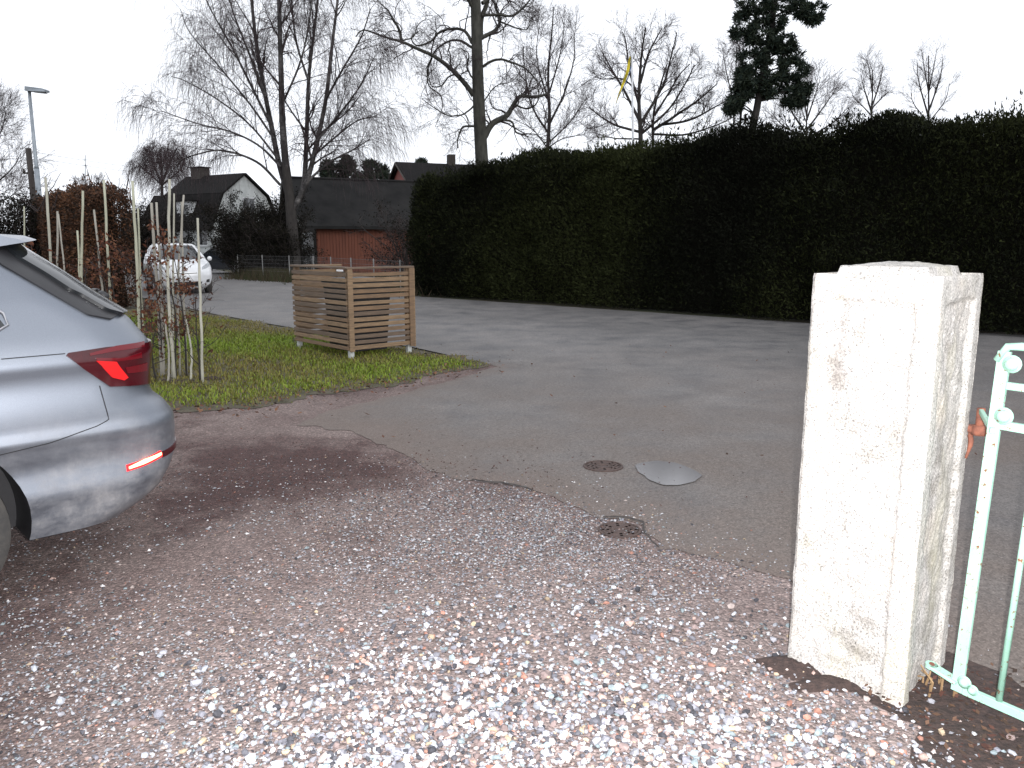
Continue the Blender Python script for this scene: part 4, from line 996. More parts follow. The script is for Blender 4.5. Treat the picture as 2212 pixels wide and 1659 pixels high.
# ---- big weeping birch beside the red shed
r = np.random.default_rng(101); YB = 35.0
tr, trr = limbs_px([([(638, 585), (632, 510), (627, 440), (622, 395), (616, 350)], 28, 17, 0.)], YB, r)
st, str_ = limbs_px([
    ([(624, 425), (602, 350), (588, 280), (570, 190), (552, 80), (540, -40), (530, -170)], 13, 4),
    ([(619, 380), (610, 260), (607, 150), (603, 20), (598, -180)], 16, 4),
    ([(632, 455), (655, 405), (662, 300), (667, 170), (682, 40), (700, -130)], 12, 3),
    ([(634, 450), (662, 395), (685, 305), (704, 215), (716, 110), (732, -20), (748, -150)], 12, 3),
    ([(606, 360), (560, 315), (500, 285), (430, 268), (350, 240)], 5, 1.5),
    ([(602, 345), (540, 270), (470, 215), (400, 175), (370, 165)], 5, 1.5),
    ([(592, 300), (540, 225), (470, 140), (410, 70), (390, 20)], 5, 1.5),
    ([(585, 270), (545, 190), (500, 100), (455, 20), (430, -40)], 6, 2),
    ([(575, 210), (540, 120), (505, 30), (480, -60)], 6, 2),
    ([(606, 400), (555, 350), (480, 325), (420, 335), (380, 350)], 6, 2),
    ([(655, 400), (710, 352), (760, 325), (800, 300)], 6, 2),
    ([(662, 350), (720, 300), (770, 262), (815, 250)], 5, 2),
    ([(684, 305), (730, 250), (775, 190), (805, 130)], 5, 2),
    ([(704, 215), (740, 150), (780, 80), (800, 20)], 5, 2),
    ([(668, 180), (640, 90), (630, 0), (625, -80)], 5, 2),
    ([(608, 230), (650, 130), (670, 30), (675, -60)], 5, 2)], YB, r, 2.2)
b1, r1_ = sprout(r, st, str_, 13, .15, 1, (1.4, 3.2), (.35, .8), 9, .1, (0, 0, .03), .5, .008, -.3, .05, up=.15)
b2, r2_ = sprout(r, b1, r1_, 6, .15, 1, (.8, 1.7), (.4, 1.0), 7, .12, (0, 0, -.05), .55, .006, .3)
b3, r3_ = sprout(r, np.concatenate([b2]), r2_, 7, .1, 1, (.8, 2.3), (.4, 1.2), 5, .1, (0, 0, -.42), .6, .0046, .3)
b3b, r3b = sprout(r, b1, r1_, 4, .2, 1, (.8, 1.7), (.5, 1.3), 5, .1, (0, 0, -.35), .4, .005, .2)
make_tree('birch_tree', 'large leafless weeping birch with several pale stems beside the red shed', at(638, 585, YB), [('trunk', [(tr, trr)], M_BARK, 12), ('stems', [(st, str_)], m_birch, 8), ('branches', [(b1, r1_)], M_TWIG, 4), ('crown', [(b2, r2_), (b3, r3_), (b3b, r3b)], M_TWIGP, 3)])
# ---- gnarled oak rising above the hedge
r = np.random.default_rng(202); YO = 42.0
def z2(*p): return [(633.6 + .3386 * a, .3386 * c) for a, c in p]
tr, trr = limbs_px([([(1046, 560), (1044, 420), (1041, 350), (1037, 280), (1033, 190), (1030, 90), (1026, -30), (1018, -200)], 32, 17, 0.), (z2((1195, 250), (1200, 120), (1235, 20), (1260, -150)), 11, 7, .6)], YO, r)
OL = [(z2((1150, 610), (1110, 550), (1020, 450), (900, 360), (800, 310), (690, 262), (600, 240), (510, 205), (440, 190), (400, 235)), 11, 2.5), (z2((690, 255), (672, 180), (628, 110), (600, 60), (555, 20)), 7, 2), (z2((1140, 275), (1090, 195), (1000, 188), (930, 210), (880, 262), (790, 290), (752, 240), (800, 200)), 7, 2), (z2((1150, 310), (1055, 262), (985, 265), (920, 310), (880, 375), (850, 430)), 6, 2), (z2((1215, 880), (1270, 790), (1360, 742), (1410, 665), (1452, 612), (1550, 612), (1630, 590)), 15, 5), (z2((1210, 425), (1290, 380), (1390, 398), (1480, 440), (1540, 500), (1562, 545)), 6, 2.5), (z2((1205, 240), (1285, 195), (1320, 130), (1295, 55), (1262, -40)), 9, 4), (z2((1205, 100), (1310, 95), (1400, 100), (1460, 52), (1520, -10)), 6, 3), (z2((1150, 805), (1085, 810), (1052, 860), (1045, 940)), 5, 2), (z2((1155, 670), (1085, 728), (985, 742), (890, 690), (820, 640)), 4, 1.5), (z2((1340, 765), (1400, 785), (1425, 850), (1540, 858), (1610, 900)), 5, 1.5), (z2((1100, 545), (1040, 470), (990, 480), (940, 540), (870, 540), (850, 430)), 4, 2), (z2((1420, 670), (1500, 690), (1560, 640), (1560, 540), (1600, 500)), 4, 1.5), (z2((1150, 60), (1080, -60), (980, -140)), 8, 3), (z2((1205, 20), (1330, -60), (1480, -110)), 8, 3), (z2((1320, 140), (1400, 170), (1490, 190), (1530, 110)), 4, 1.5), (z2((1215, 650), (1290, 560), (1400, 520), (1450, 460)), 3, 1), (z2((1160, 520), (1110, 440), (1120, 340), (1070, 300)), 4, 1.5), (z2((690, 262), (760, 230), (790, 160), (850, 120)), 3, 1), (z2((885, 370), (860, 440), (870, 540), (940, 600), (950, 680), (905, 800)), 4, 1)]
st, str_ = limbs_px(OL, YO, r, 2.8, 26, .035)
b1, r1_ = sprout(r, st, str_, 12, .1, 1, (.9, 2.8), (.5, 1.2), 9, .3, (0, 0, .02), .45, .009, 0, .05, up=.1)
b2, r2_ = sprout(r, b1, r1_, 7, .15, 1, (.5, 1.5), (.4, 1.1), 6, .25, (0, 0, -.01), .5, .006)
b3, r3_ = sprout(r, b2, r2_, 5, .15, 1, (.3, .8), (.4, 1.1), 4, .22, (0, 0, -.05), .6, .0045)
make_tree('oak_tree', 'gnarled leafless oak with thick crooked limbs rising above the dark hedge', at(1046, 560, YO), [('trunk', [(tr, trr)], M_OAK, 14), ('limbs', [(st, str_)], M_OAK, 7), ('branches', [(b1, r1_)], M_TWIG, 4), ('crown', [(b2, r2_), (b3, r3_)], M_TWIGP, 3)])
# ---- other bare trees
def bare(name, label, trunk, Y, w0, w1, limbs, seed, k=(9, 6, 5), Ls=((1.5, 3), (.8, 1.6), (.4, .9)), droop=0., wig=.16, bark=M_BARK, tw=M_TWIGP, rm=1.35, group=None, dz=2.0):
    r = np.random.default_rng(seed); tr, trr = limbs_px([(trunk, w0, w1, 0.)], Y, r)
    ls = [(p, a, c) for p, a, c in limbs]
    if ls: st, sr = limbs_px(ls, Y, r, dz, 22, .02); st = np.concatenate([tr, st]); sr = np.concatenate([trr, sr])
    else: st, sr = tr, trr
    q = Y / FPX
    b1, r1_ = sprout(r, st, sr, k[0], .25, 1, Ls[0], (.4, 1.0), 8, wig, (0, 0, .05), .5, .3 * q * rm, 0, .06, up=.25)
    b2, r2_ = sprout(r, b1, r1_, k[1], .15, 1, Ls[1], (.35, .9), 6, wig, (0, 0, .03 - droop), .55, .2 * q * rm)
    b3, r3_ = sprout(r, b2, r2_, k[2], .15, 1, Ls[2], (.35, 1), 4, wig, (0, 0, -droop), .6, .14 * q * rm)
    return make_tree(name, label, at(*trunk[0], Y), [('trunk', [(st, sr)], bark, 7), ('crown', [(b1, r1_), (b2, r2_), (b3, r3_)], tw, 3)], group)
bare('bare_tree', 'slender leafless tree just right of the gnarled oak', [(1180, 545), (1182, 345), (1187, 250), (1184, 160), (1192, 70), (1196, 15)], 58, 13, 2, [([(1186, 290), (1150, 230), (1135, 160), (1130, 100)], 5, 1.5), ([(1186, 270), (1220, 200), (1240, 130), (1240, 70)], 5, 1.5), ([(1185, 220), (1160, 130), (1165, 60)], 4, 1), ([(1187, 200), (1210, 120), (1220, 40)], 4, 1), ([(1183, 310), (1230, 265), (1262, 220)], 4, 1), ([(1183, 320), (1215, 300), (1265, 290)], 3, 1), ([(1182, 320), (1150, 280), (1115, 260)], 3, 1)], 301, (12, 7, 5), ((1.6, 3.4), (.9, 1.8), (.5, 1.1)))
bare('bare_tree', 'broad leafless tree behind the flagpole with a rounded crown', [(1386, 540), (1384, 310), (1380, 220), (1383, 150), (1388, 100), (1395, 60)], 52, 17, 3, [([(1382, 262), (1350, 200), (1320, 150), (1300, 110)], 7, 2), ([(1382, 285), (1330, 270), (1295, 250), (1272, 232)], 6, 2), ([(1381, 230), (1360, 150), (1352, 90), (1345, 70)], 6, 2), ([(1383, 180), (1400, 120), (1420, 80), (1432, 60)], 6, 2), ([(1382, 270), (1430, 190), (1450, 120), (1462, 70)], 7, 2), ([(1384, 290), (1440, 240), (1480, 180), (1500, 140)], 6, 2), ([(1380, 200), (1345, 170), (1305, 170), (1285, 165)], 4, 1.5), ([(1384, 300), (1330, 300), (1290, 290)], 4, 1.5)], 302, (12, 8, 5), ((1.3, 2.8), (.7, 1.5), (.4, .8)), wig=.2)
bare('bare_tree', 'leafless tree with upswept limbs left of the tall pine', [(1412, 540), (1410, 310), (1413, 240), (1428, 180), (1440, 140)], 57, 10, 3, [([(1412, 280), (1460, 250), (1510, 215), (1550, 180)], 7, 2), ([(1425, 270), (1490, 260), (1540, 235), (1575, 215)], 6, 2), ([(1413, 250), (1445, 200), (1470, 160), (1490, 140)], 5, 2), ([(1413, 290), (1480, 290), (1550, 270), (1590, 250)], 5, 2)], 303, (12, 7, 5), ((1.3, 2.8), (.8, 1.6), (.4, .9)), wig=.2)
bare('bare_tree', 'thin leafless tree partly hidden behind the tall pine', [(1585, 540), (1585, 270), (1588, 180), (1592, 100)], 75, 7, 2, [([(1586, 230), (1570, 160), (1562, 110)], 4, 1), ([(1587, 200), (1600, 140), (1606, 90)], 4, 1)], 304, (14, 7, 5), ((1.5, 3.4), (.8, 1.8), (.5, 1)))
bare('bare_thicket', 'low leafless purple brown thicket right of the tall pine', [(1745, 540), (1742, 290), (1745, 230), (1752, 190)], 70, 8, 2, [([(1742, 290), (1710, 240), (1690, 200)], 5, 1), ([(1743, 280), (1780, 230), (1800, 200)], 5, 1), ([(1743, 300), (1800, 265), (1830, 235)], 5, 1), ([(1742, 300), (1690, 270), (1665, 240)], 5, 1), ([(1744, 260), (1735, 200), (1728, 170)], 4, 1), ([(1744, 255), (1765, 190), (1772, 165)], 4, 1)], 305, (12, 7, 5), ((1.5, 3.2), (.9, 1.8), (.5, 1.1)))
bare('bare_tree', 'distant leafless tree above the hedge, nearer the pine of the two on the right', [(1880, 540), (1882, 260), (1885, 200), (1884, 150)], 78, 8, 2, [([(1882, 240), (1865, 190), (1858, 160)], 4, 1), ([(1883, 230), (1900, 180), (1908, 140)], 4, 1), ([(1884, 200), (1878, 150), (1872, 128)], 3, 1), ([(1883, 250), (1850, 215), (1840, 205)], 3, 1), ([(1883, 235), (1912, 205), (1922, 195)], 3, 1)], 306, (10, 7, 5), ((1.3, 2.6), (.8, 1.5), (.4, .9)), rm=.85)
bare('bare_tree', 'distant pale leafless tree farthest right above the hedge', [(2004, 540), (2006, 280), (2006, 200), (2006, 120)], 105, 8, 2, [([(2005, 250), (1985, 180), (1980, 130)], 4, 1), ([(2006, 240), (2030, 170), (2038, 125)], 4, 1), ([(2006, 200), (1996, 140), (1992, 108)], 3, 1), ([(2006, 200), (2018, 140), (2024, 105)], 3, 1), ([(2006, 265), (2040, 220), (2052, 180)], 3, 1), ([(2006, 265), (1975, 225), (1968, 200)], 3, 1)], 307, (12, 7, 4), ((1.6, 3.6), (1, 2), (.5, 1.2)), rm=.6)
bare('bare_tree', 'twiggy leafless tree cut off by the left edge beside the street lamp', [(-60, 560), (-55, 400), (-45, 300), (-40, 230)], 40, 12, 2, [([(-55, 400), (-20, 330), (5, 280), (15, 240)], 6, 1), ([(-55, 430), (0, 390), (30, 360), (48, 330)], 5, 1), ([(-50, 350), (-10, 290), (0, 235)], 5, 1), ([(-55, 450), (10, 430), (45, 405)], 4, 1)], 308, (14, 8, 5), ((1.2, 2.6), (.7, 1.5), (.4, .9)))
bare('bare_tree', 'small leafless tree far off above the brown beech hedge', [(190, 560), (190, 430), (192, 405), (194, 390)], 62, 5, 1.5, [([(190, 420), (175, 400), (168, 392)], 2, 1), ([(191, 420), (208, 400), (215, 388)], 2, 1)], 309, (10, 6, 4), ((.5, 1.1), (.4, .8), (.3, .5)), rm=1.1)
bare('weeping_birch', 'small dense weeping birch in the distance left of the white house', [(350, 560), (350, 400), (348, 360), (345, 325)], 80, 12, 3, [([(350, 400), (325, 340), (310, 318)], 6, 1.5), ([(350, 395), (375, 335), (385, 315)], 6, 1.5), ([(349, 370), (335, 325), (330, 312)], 4, 1), ([(349, 370), (362, 322), (366, 308)], 4, 1), ([(350, 400), (305, 360), (292, 345)], 4, 1), ([(350, 400), (390, 365), (400, 345)], 4, 1)], 310, (12, 7, 7), ((.8, 1.6), (.5, 1.1), (1.4, 3.0)), droop=.55, rm=1.0)
# ---- conifers
M_NEED = vcmat('needles', .8, .2)
def needle_clumps(r, C, rad, per, size, cols):
    """sprays of narrow needle cards spread through clumps"""
    n = len(C) * per; cc = np.repeat(C, per, 0); rr_ = np.repeat(rad, per)
    d = unit(r.normal(size=(n, 3))); p = cc + d * (rr_ * r.uniform(.2, 1, n) ** .6)[:, None] * np.array([1, 1, .62])
    ax = unit(d * .8 + r.normal(0, .6, (n, 3)) + np.array([0, 0, .25])); sd = unit(np.cross(ax, r.normal(size=(n, 3)))); s = r.uniform(size[0], size[1], n)[:, None]
    V = np.stack([p - sd * s * .12, p + sd * s * .12, p + ax * s + sd * s * .05, p + ax * s - sd * s * .05], 1)
    Q = np.arange(n)[:, None] * 4 + np.array([[0, 1, 2, 3]])
    c = np.array(cols)[r.integers(0, len(cols), n)] * r.uniform(.6, 1.3, (n, 1)); return V.reshape(-1, 3), Q, np.repeat(c, 4, 0)
NC = [(.02, .032, .024), (.026, .036, .02), (.016, .026, .02), (.03, .038, .026)]
def pine(name, label, trunk, Y, w0, w1, blobs, seed, per=90, size=(.16, .4), nper=26, group=None, limbs=()):
    r = np.random.default_rng(seed); tr, trr = limbs_px([(trunk, w0, w1, 0.)] + [(p, a, c) for p, a, c in limbs], Y, r, 1.0)
    q = Y / FPX; C, R_ = [], []
    bl, br = [], []
    for (x, y, rx, ry) in blobs:
        for _ in range(nper):
            a = r.uniform(0, 6.28); s = math.sqrt(r.uniform(0, 1)); C.append(at(x + rx * s * math.cos(a), y + ry * s * math.sin(a), Y + r.uniform(-1, 1) * max(rx, 30) * q * .8)); R_.append(r.uniform(.16, .42) * max(.5, rx * q / 2.2))
        k = np.argmin([abs(pix(p)[1] - y - 12) for p in tr[0]]); e = at(x, y, Y + r.uniform(-.6, .6))
        bl.append(smooth_line([tr[0][k], (tr[0][k] + e) / 2 + (0, 0, .2), e], 8)); br.append(np.linspace(.06, .02, 8))
    V, Q, c = needle_clumps(r, np.array(C), np.array(R_), per, size, NC)
    t = thing(name, at(*trunk[0], Y) * (1, 1, 0), label, 'tree', group)
    Vt, Qt = join([tubes(tr, trr, 9), tubes(np.array(bl), np.array(br), 5)]); link('trunk', np_mesh('trunk', Vt, Qt, smooth=True), M_BARK, t)
    link('crown', np_mesh('crown', V, Q, col=c), M_NEED, t); return t
pine('pine_tree', 'tall dark pine with a leaning trunk standing above the hedge', [(1615, 540), (1622, 310), (1632, 250), (1645, 180), (1660, 100), (1672, 20), (1680, -90)], 50, 20, 9,
     [(1655, -40, 60, 40), (1640, 10, 45, 22), (1700, 8, 50, 22), (1745, 18, 38, 18), (1755, 40, 22, 9), (1620, 40, 32, 20), (1665, 55, 40, 20), (1605, 75, 28, 16), (1650, 95, 40, 20), (1690, 85, 28, 20), (1700, 120, 32, 22), (1625, 125, 34, 20), (1665, 150, 40, 22), (1715, 150, 30, 24), (1615, 165, 26, 16), (1690, 190, 42, 24), (1735, 195, 20, 18), (1640, 195, 34, 18), (1605, 200, 22, 18), (1590, 225, 14, 14), (1715, 222, 26, 12), (1580, 235, 9, 12)], 401, 60, (.12, .36), 24)
pine('pine_tree', 'thin young pine close to the left of the tall pine', [(1596, 540), (1598, 300), (1602, 230), (1606, 170), (1608, 140)], 52, 9, 3, [(1600, 190, 16, 14), (1588, 215, 14, 10), (1607, 160, 14, 12), (1612, 205, 12, 10), (1578, 232, 8, 8)], 402, 60, (.18, .4), 10)
for k, (x, blobs, lab) in enumerate([(708, [(708, 360, 10, 8), (706, 375, 14, 8), (712, 388, 16, 8)], 'small round topped pine left of the three behind the shed roof'), (752, [(750, 348, 10, 8), (748, 362, 20, 10), (756, 378, 26, 12), (735, 388, 16, 8)], 'tallest dark pine of the three behind the shed roof'), (805, [(800, 358, 20, 8), (810, 372, 28, 12), (800, 386, 30, 10), (838, 388, 12, 8)], 'broad dark pine right of the three behind the shed roof')]):
    pine('distant_pine', lab, [(x, 540), (x, 430), (x, 380), (x, 350)], 85, 9, 4, blobs, 410 + k, 70, (.25, .6), 14, group='pines behind the shed')
pine('distant_pine', 'tiny dark conifer top showing over the red house ridge', [(908, 540), (908, 420), (908, 370), (908, 350)], 88, 7, 3, [(908, 352, 12, 5), (914, 357, 10, 4)], 415, 60, (.25, .5), 8)

# ------------------------------------------------------------------ hedges
def hedge(name, label, line, tops, thick, N, size, cols, seed, front, corec, lump=.22, sprig=0, sprig_h=(.2, .5), flop=.0, mat_=None, wd_=.3, tvar=.05):
    """line: ground points along the front; tops: heights at those points; front: unit vector field sign towards the viewer"""
    r = np.random.default_rng(seed); line = np.array(line, float); d = np.r_[0, np.cumsum(np.linalg.norm(np.diff(line, axis=0), axis=1))]; Ltot = d[-1]
    def pos(s): return np.stack([np.interp(s, d, line[:, 0]), np.interp(s, d, line[:, 1])], 1)
    tg0 = unit(np.gradient(resample(line, 200), axis=0)); sg = np.linspace(0, Ltot, 200)
    def tang(s): return unit(np.stack([np.interp(s, sg, tg0[:, 0]), np.interp(s, sg, tg0[:, 1])], 1))
    def nrm(s): t = tang(s); return np.stack([t[:, 1], -t[:, 0]], 1) * front
    def top(s): return np.interp(s, d, tops) + tvar * (wob(np.asarray(s)[:, None], 1.4, seed + 9, 3) - .2)
    t = thing(name, (*line[0], 0), label, 'hedge')
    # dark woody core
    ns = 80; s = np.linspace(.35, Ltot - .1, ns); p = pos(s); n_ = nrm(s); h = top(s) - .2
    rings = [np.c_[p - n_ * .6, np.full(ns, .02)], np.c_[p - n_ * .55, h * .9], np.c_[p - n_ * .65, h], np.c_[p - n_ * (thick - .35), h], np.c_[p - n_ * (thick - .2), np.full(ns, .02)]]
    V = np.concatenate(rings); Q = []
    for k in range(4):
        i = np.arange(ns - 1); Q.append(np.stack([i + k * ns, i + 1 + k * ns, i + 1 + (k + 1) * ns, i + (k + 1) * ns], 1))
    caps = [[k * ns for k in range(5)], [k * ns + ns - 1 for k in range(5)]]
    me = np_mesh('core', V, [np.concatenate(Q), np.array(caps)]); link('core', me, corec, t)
    # leaf sprays over front, top and the free end
    nf_, nt_, ne_ = int(N * .66), int(N * .26), int(N * .08)
    s1 = r.uniform(0, Ltot, nf_); z1 = r.uniform(0, 1, nf_) ** .9; P1 = np.c_[pos(s1), .04 + z1 * (top(s1) - .05)]
    l1 = wob(np.c_[s1, P1[:, 2]], 1.3, seed + 1, 5) * lump + -r.uniform(0, 1, nf_) ** 1.6 * .5 + .05
    rnd = np.clip((z1 - .88) / .12, 0, 1) ** 2 * .25 + np.clip(.45 - s1, 0, 1) ** 2
    P1[:, :2] += nrm(s1) * (l1 - rnd - .05)[:, None]; o1 = np.c_[nrm(s1), np.full(nf_, .5)]
    s2 = r.uniform(0, Ltot, nt_); w2 = r.uniform(0, 1, nt_); P2 = np.c_[pos(s2) - nrm(s2) * (w2 * thick)[:, None], top(s2) + wob(np.c_[s2, w2 * 2], 2.1, seed + 2, 4) * lump * .75 + r.uniform(-.25, .08, nt_)]
    o2 = np.c_[nrm(s2) * .2, np.full(nt_, 1.)]
    w3 = r.uniform(0, 1, ne_); z3_ = r.uniform(0, 1, ne_); t0 = tang(np.zeros(ne_)); n0 = nrm(np.zeros(ne_))
    P3 = np.c_[pos(np.zeros(ne_)) - n0 * (w3 * thick)[:, None] - t0 * (.12 * np.sin(w3 * 3.1) + lump * .7 * wob(np.c_[w3 * 2, z3_ * 3], 1.6, seed + 3) + r.uniform(-.3, .05, ne_) - np.clip(z3_ - .8, 0, 1) * 1.2)[:, None], .04 + z3_ * (tops[0] - .1)]
    o3 = np.c_[-t0, np.full(ne_, .4)]
    P = np.concatenate([P1, P2, P3]); o_ = np.concatenate([o1, o2, o3]); n = len(P)
    if sprig:
        s4 = r.uniform(0, Ltot, sprig); s4 = np.r_[s4, r.choice(s4, sprig)]; ns4 = len(s4); hh = r.uniform(*sprig_h, ns4) * np.clip(.4 + wob(s4[:, None], 1.1, seed + 5), .2, 1.4)
        k4 = 16; b4 = np.c_[pos(s4) - nrm(s4) * r.uniform(.05, thick * .8, ns4)[:, None], top(s4) - .1]
        ln = np.c_[r.normal(0, .25, (ns4, 2)), np.ones(ns4)]; tt = r.uniform(0, 1, (ns4, k4))
        P4 = (b4[:, None] + ln[:, None] * (hh[:, None] * tt)[..., None] + r.normal(0, 1, (ns4, k4, 3)) * (.07 * (1.05 - tt))[..., None]).reshape(-1, 3)
        P = np.concatenate([P, P4]); o_ = np.concatenate([o_, np.tile([[0, 0, 1.4]], (len(P4), 1))]); n = len(P)
    ax = unit(o_ + r.normal(0, .55, (n, 3)) - np.array([0, 0, flop])); sd = unit(np.cross(ax, r.normal(size=(n, 3)))); s = r.uniform(size[0], size[1], n)[:, None]
    V = np.stack([P + sd * s * wd_, P + ax * s, P - sd * s * wd_], 1); Q = np.arange(n)[:, None] * 3 + np.array([[0, 1, 2]])
    cl = np.array(cols); tt = np.clip(.5 + .6 * wob(P, .9, seed + 6) + r.normal(0, .2, n), 0, .999); c = cl[(tt * len(cl)).astype(int)] * r.uniform(.65, 1.3, (n, 1))
    link('foliage', np_mesh('foliage', V, Q, col=np.repeat(c, 3, 0)), mat_, t)
    return t
M_HEDGE = vcmat('conifer_spray', .9, .06)
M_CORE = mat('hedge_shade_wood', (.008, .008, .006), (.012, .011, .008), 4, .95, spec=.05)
HL = [g(890, 640)[:2], g(1150, 655)[:2], g(1450, 677)[:2], g(1740, 698)[:2], g(1950, 711)[:2], g(2212, 727)[:2]]
HL[0] = HL[0] + np.array((.0, .1))
Hx = [890, 1000, 1100, 1200, 1300, 1400, 1500, 1600, 1700, 1800, 1880, 1960, 2040, 2120, 2212]
Hy = [402, 362, 352, 338, 322, 308, 300, 302, 292, 270, 252, 272, 262, 250, 248]
LL = resample(HL, 300); lx = pix(np.c_[LL, np.zeros(300)])[:, 0]
hp_ = [LL[np.argmin(np.abs(lx - x))] for x in Hx]; ht_ = [zat(p + .35 * unit(p), y) for p, y in zip(hp_, Hy)]
ht_[0] = ht_[1] - .35
hp_.append(hp_[-1] + (hp_[-1] - hp_[-4]) * 2.2); ht_.append(ht_[-1])
hp_.append(hp_[-1] + (hp_[-1] - hp_[-2]) * 1.2); ht_.append(ht_[-1])
hedge('conifer_hedge', 'tall dense dark green conifer hedge along the far side of the road', hp_, ht_, 1.8, 330000, (.035, .105), [(.008, .009, .006), (.012, .0145, .0075), (.018, .021, .009), (.027, .032, .012)], 501, 1, M_CORE, .34, 620, (.15, .75), 0, M_HEDGE, .2, .12)
M_BEECH = vcmat('beech_leaf', .8, .25)
BL = [(-9.6, 18.1), (-11.1, 20.2), (-12.9, 22.6), (-16.0, 27.2), (-20.5, 34.5)]
bt = [zat(BL[0], 412), zat(BL[1], 412), zat(BL[2], 428), zat(BL[3], 440), 2.4]
hedge('beech_hedge', 'brown leaved beech hedge behind the stakes along the near road side', BL, bt, 1.1, 110000, (.03, .085), [(.036, .021, .015), (.06, .03, .018), (.088, .041, .022), (.026, .017, .012), (.12, .055, .027)], 502, -1, M_CORE, .2, 60, (.1, .5), .4, M_BEECH)
# leafless shoots standing out of the beech hedge
r = np.random.default_rng(77)
tw = []
for k in range(26):
    x = r.uniform(60, 300); p = at(x, 430, 21); p[2] = 2.3
    tw.append(walk(r, p[None], unit(np.array([[r.normal(0, .5), 0, 1.]])), np.array([r.uniform(.4, 1.2)]), 7, .12, (0, 0, .02))[0])
sh = thing('hedge_shoots', (*at(180, 600, 21)[:2], 0), 'bare dark shoots poking up above the brown beech hedge', 'shoots')
V, Q = tubes(np.array(tw), np.tile(np.linspace(.016, .006, 7), (26, 1)), 5); link('shoots', np_mesh('shoots', V, Q), M_TWIG, sh)
# dark twiggy shrubs behind the mesh fence
def shrub(name, label, px0, Y, hh, wd, seed, n0=26, leaf=20000, group=None):
    r = np.random.default_rng(seed); b0 = g(px0[0], px0[1])[:2] if Y is None else at(px0[0], px0[1], Y)[:2]
    t = thing(name, (*b0, 0), label, 'shrub', group)
    p0 = np.c_[b0 + r.normal(0, .22 * wd, (n0, 2)), np.zeros(n0)]; d0 = unit(np.c_[r.normal(0, .45, (n0, 2)), np.ones(n0)])
    S0 = walk(r, p0, d0, r.uniform(.7, 1.05, n0) * hh, 10, .12, (0, 0, .02)); R0 = np.tile(np.linspace(.03, .012, 10), (n0, 1))
    b1, r1_ = sprout(r, S0, R0, 9, .15, 1, (.5, 1.3), (.4, 1.0), 7, .2, (0, 0, .03), .6, .008)
    b2, r2_ = sprout(r, b1, r1_, 7, .15, 1, (.3, .8), (.4, 1.1), 5, .2, (0, 0, 0), .6, .006)
    V, Q = tubes(S0, R0, 5); link('stems', np_mesh('stems', V, Q), M_BARK, t)
    V, Q = join([tubes(b1, r1_, 3), tubes(b2, r2_, 3)]); link('twigs', np_mesh('twigs', V, Q), M_TWIG, t)
    if leaf:
        P = b2[r.integers(0, len(b2), leaf), r.integers(1, 5, leaf)] + r.normal(0, .08, (leaf, 3)); ax = unit(r.normal(size=(leaf, 3))); sd = unit(np.cross(ax, r.normal(size=(leaf, 3)))); s = r.uniform(.02, .055, (leaf, 1))
        V = np.stack([P + sd * s * .7, P + ax * s * 1.6, P - sd * s * .7], 1); c = np.array([(.012, .011, .009), (.018, .016, .011), (.01, .011, .008)])[r.integers(0, 3, leaf)]
        link('leaves', np_mesh('leaves', V, np.arange(leaf)[:, None] * 3 + np.array([[0, 1, 2]]), col=np.repeat(c, 3, 0)), M_HEDGE, t)
    return t
SG = 'dark shrubs behind the mesh fence'
shrub('dark_shrub', 'dense dark shrub behind the mesh fence, nearest the parked car', (538, 590), 39, 2.7, .9, 601, group=SG)
shrub('dark_shrub', 'tallest dark shrub in front of the white gable', (560, 590), 37, 3.9, 1.5, 602, 34, 26000, group=SG)
shrub('dark_shrub', 'dark shrub at the foot of the birch trunk', (598, 590), 36, 3.0, 1.2, 603, group=SG)
shrub('dark_shrub', 'low dark shrub beside the iron gate', (628, 600), 35.6, 1.6, .8, 604, 20, 9000, group=SG)
shrub('dark_shrub', 'small dark shrub against the red shed next to the conifer hedge', (880, 600), 33, 3.0, .7, 605, 18, 2500)
# rough growth along the left behind the silver car
shrub('garden_shrub', 'dark shrub between the beech hedge and the white house', (318, 590), 42, 3.8, 1.5, 607, 30, 14000)
shrub('garden_shrub', 'dark shrub just right of the beech hedge end', (278, 590), 40, 3.7, 1.3, 608, 28, 14000)
shrub('garden_shrub', 'brown leafless shrub behind the silver car at the left edge', (8, 600), 25, 3.0, 2.0, 606, 34, 22000)

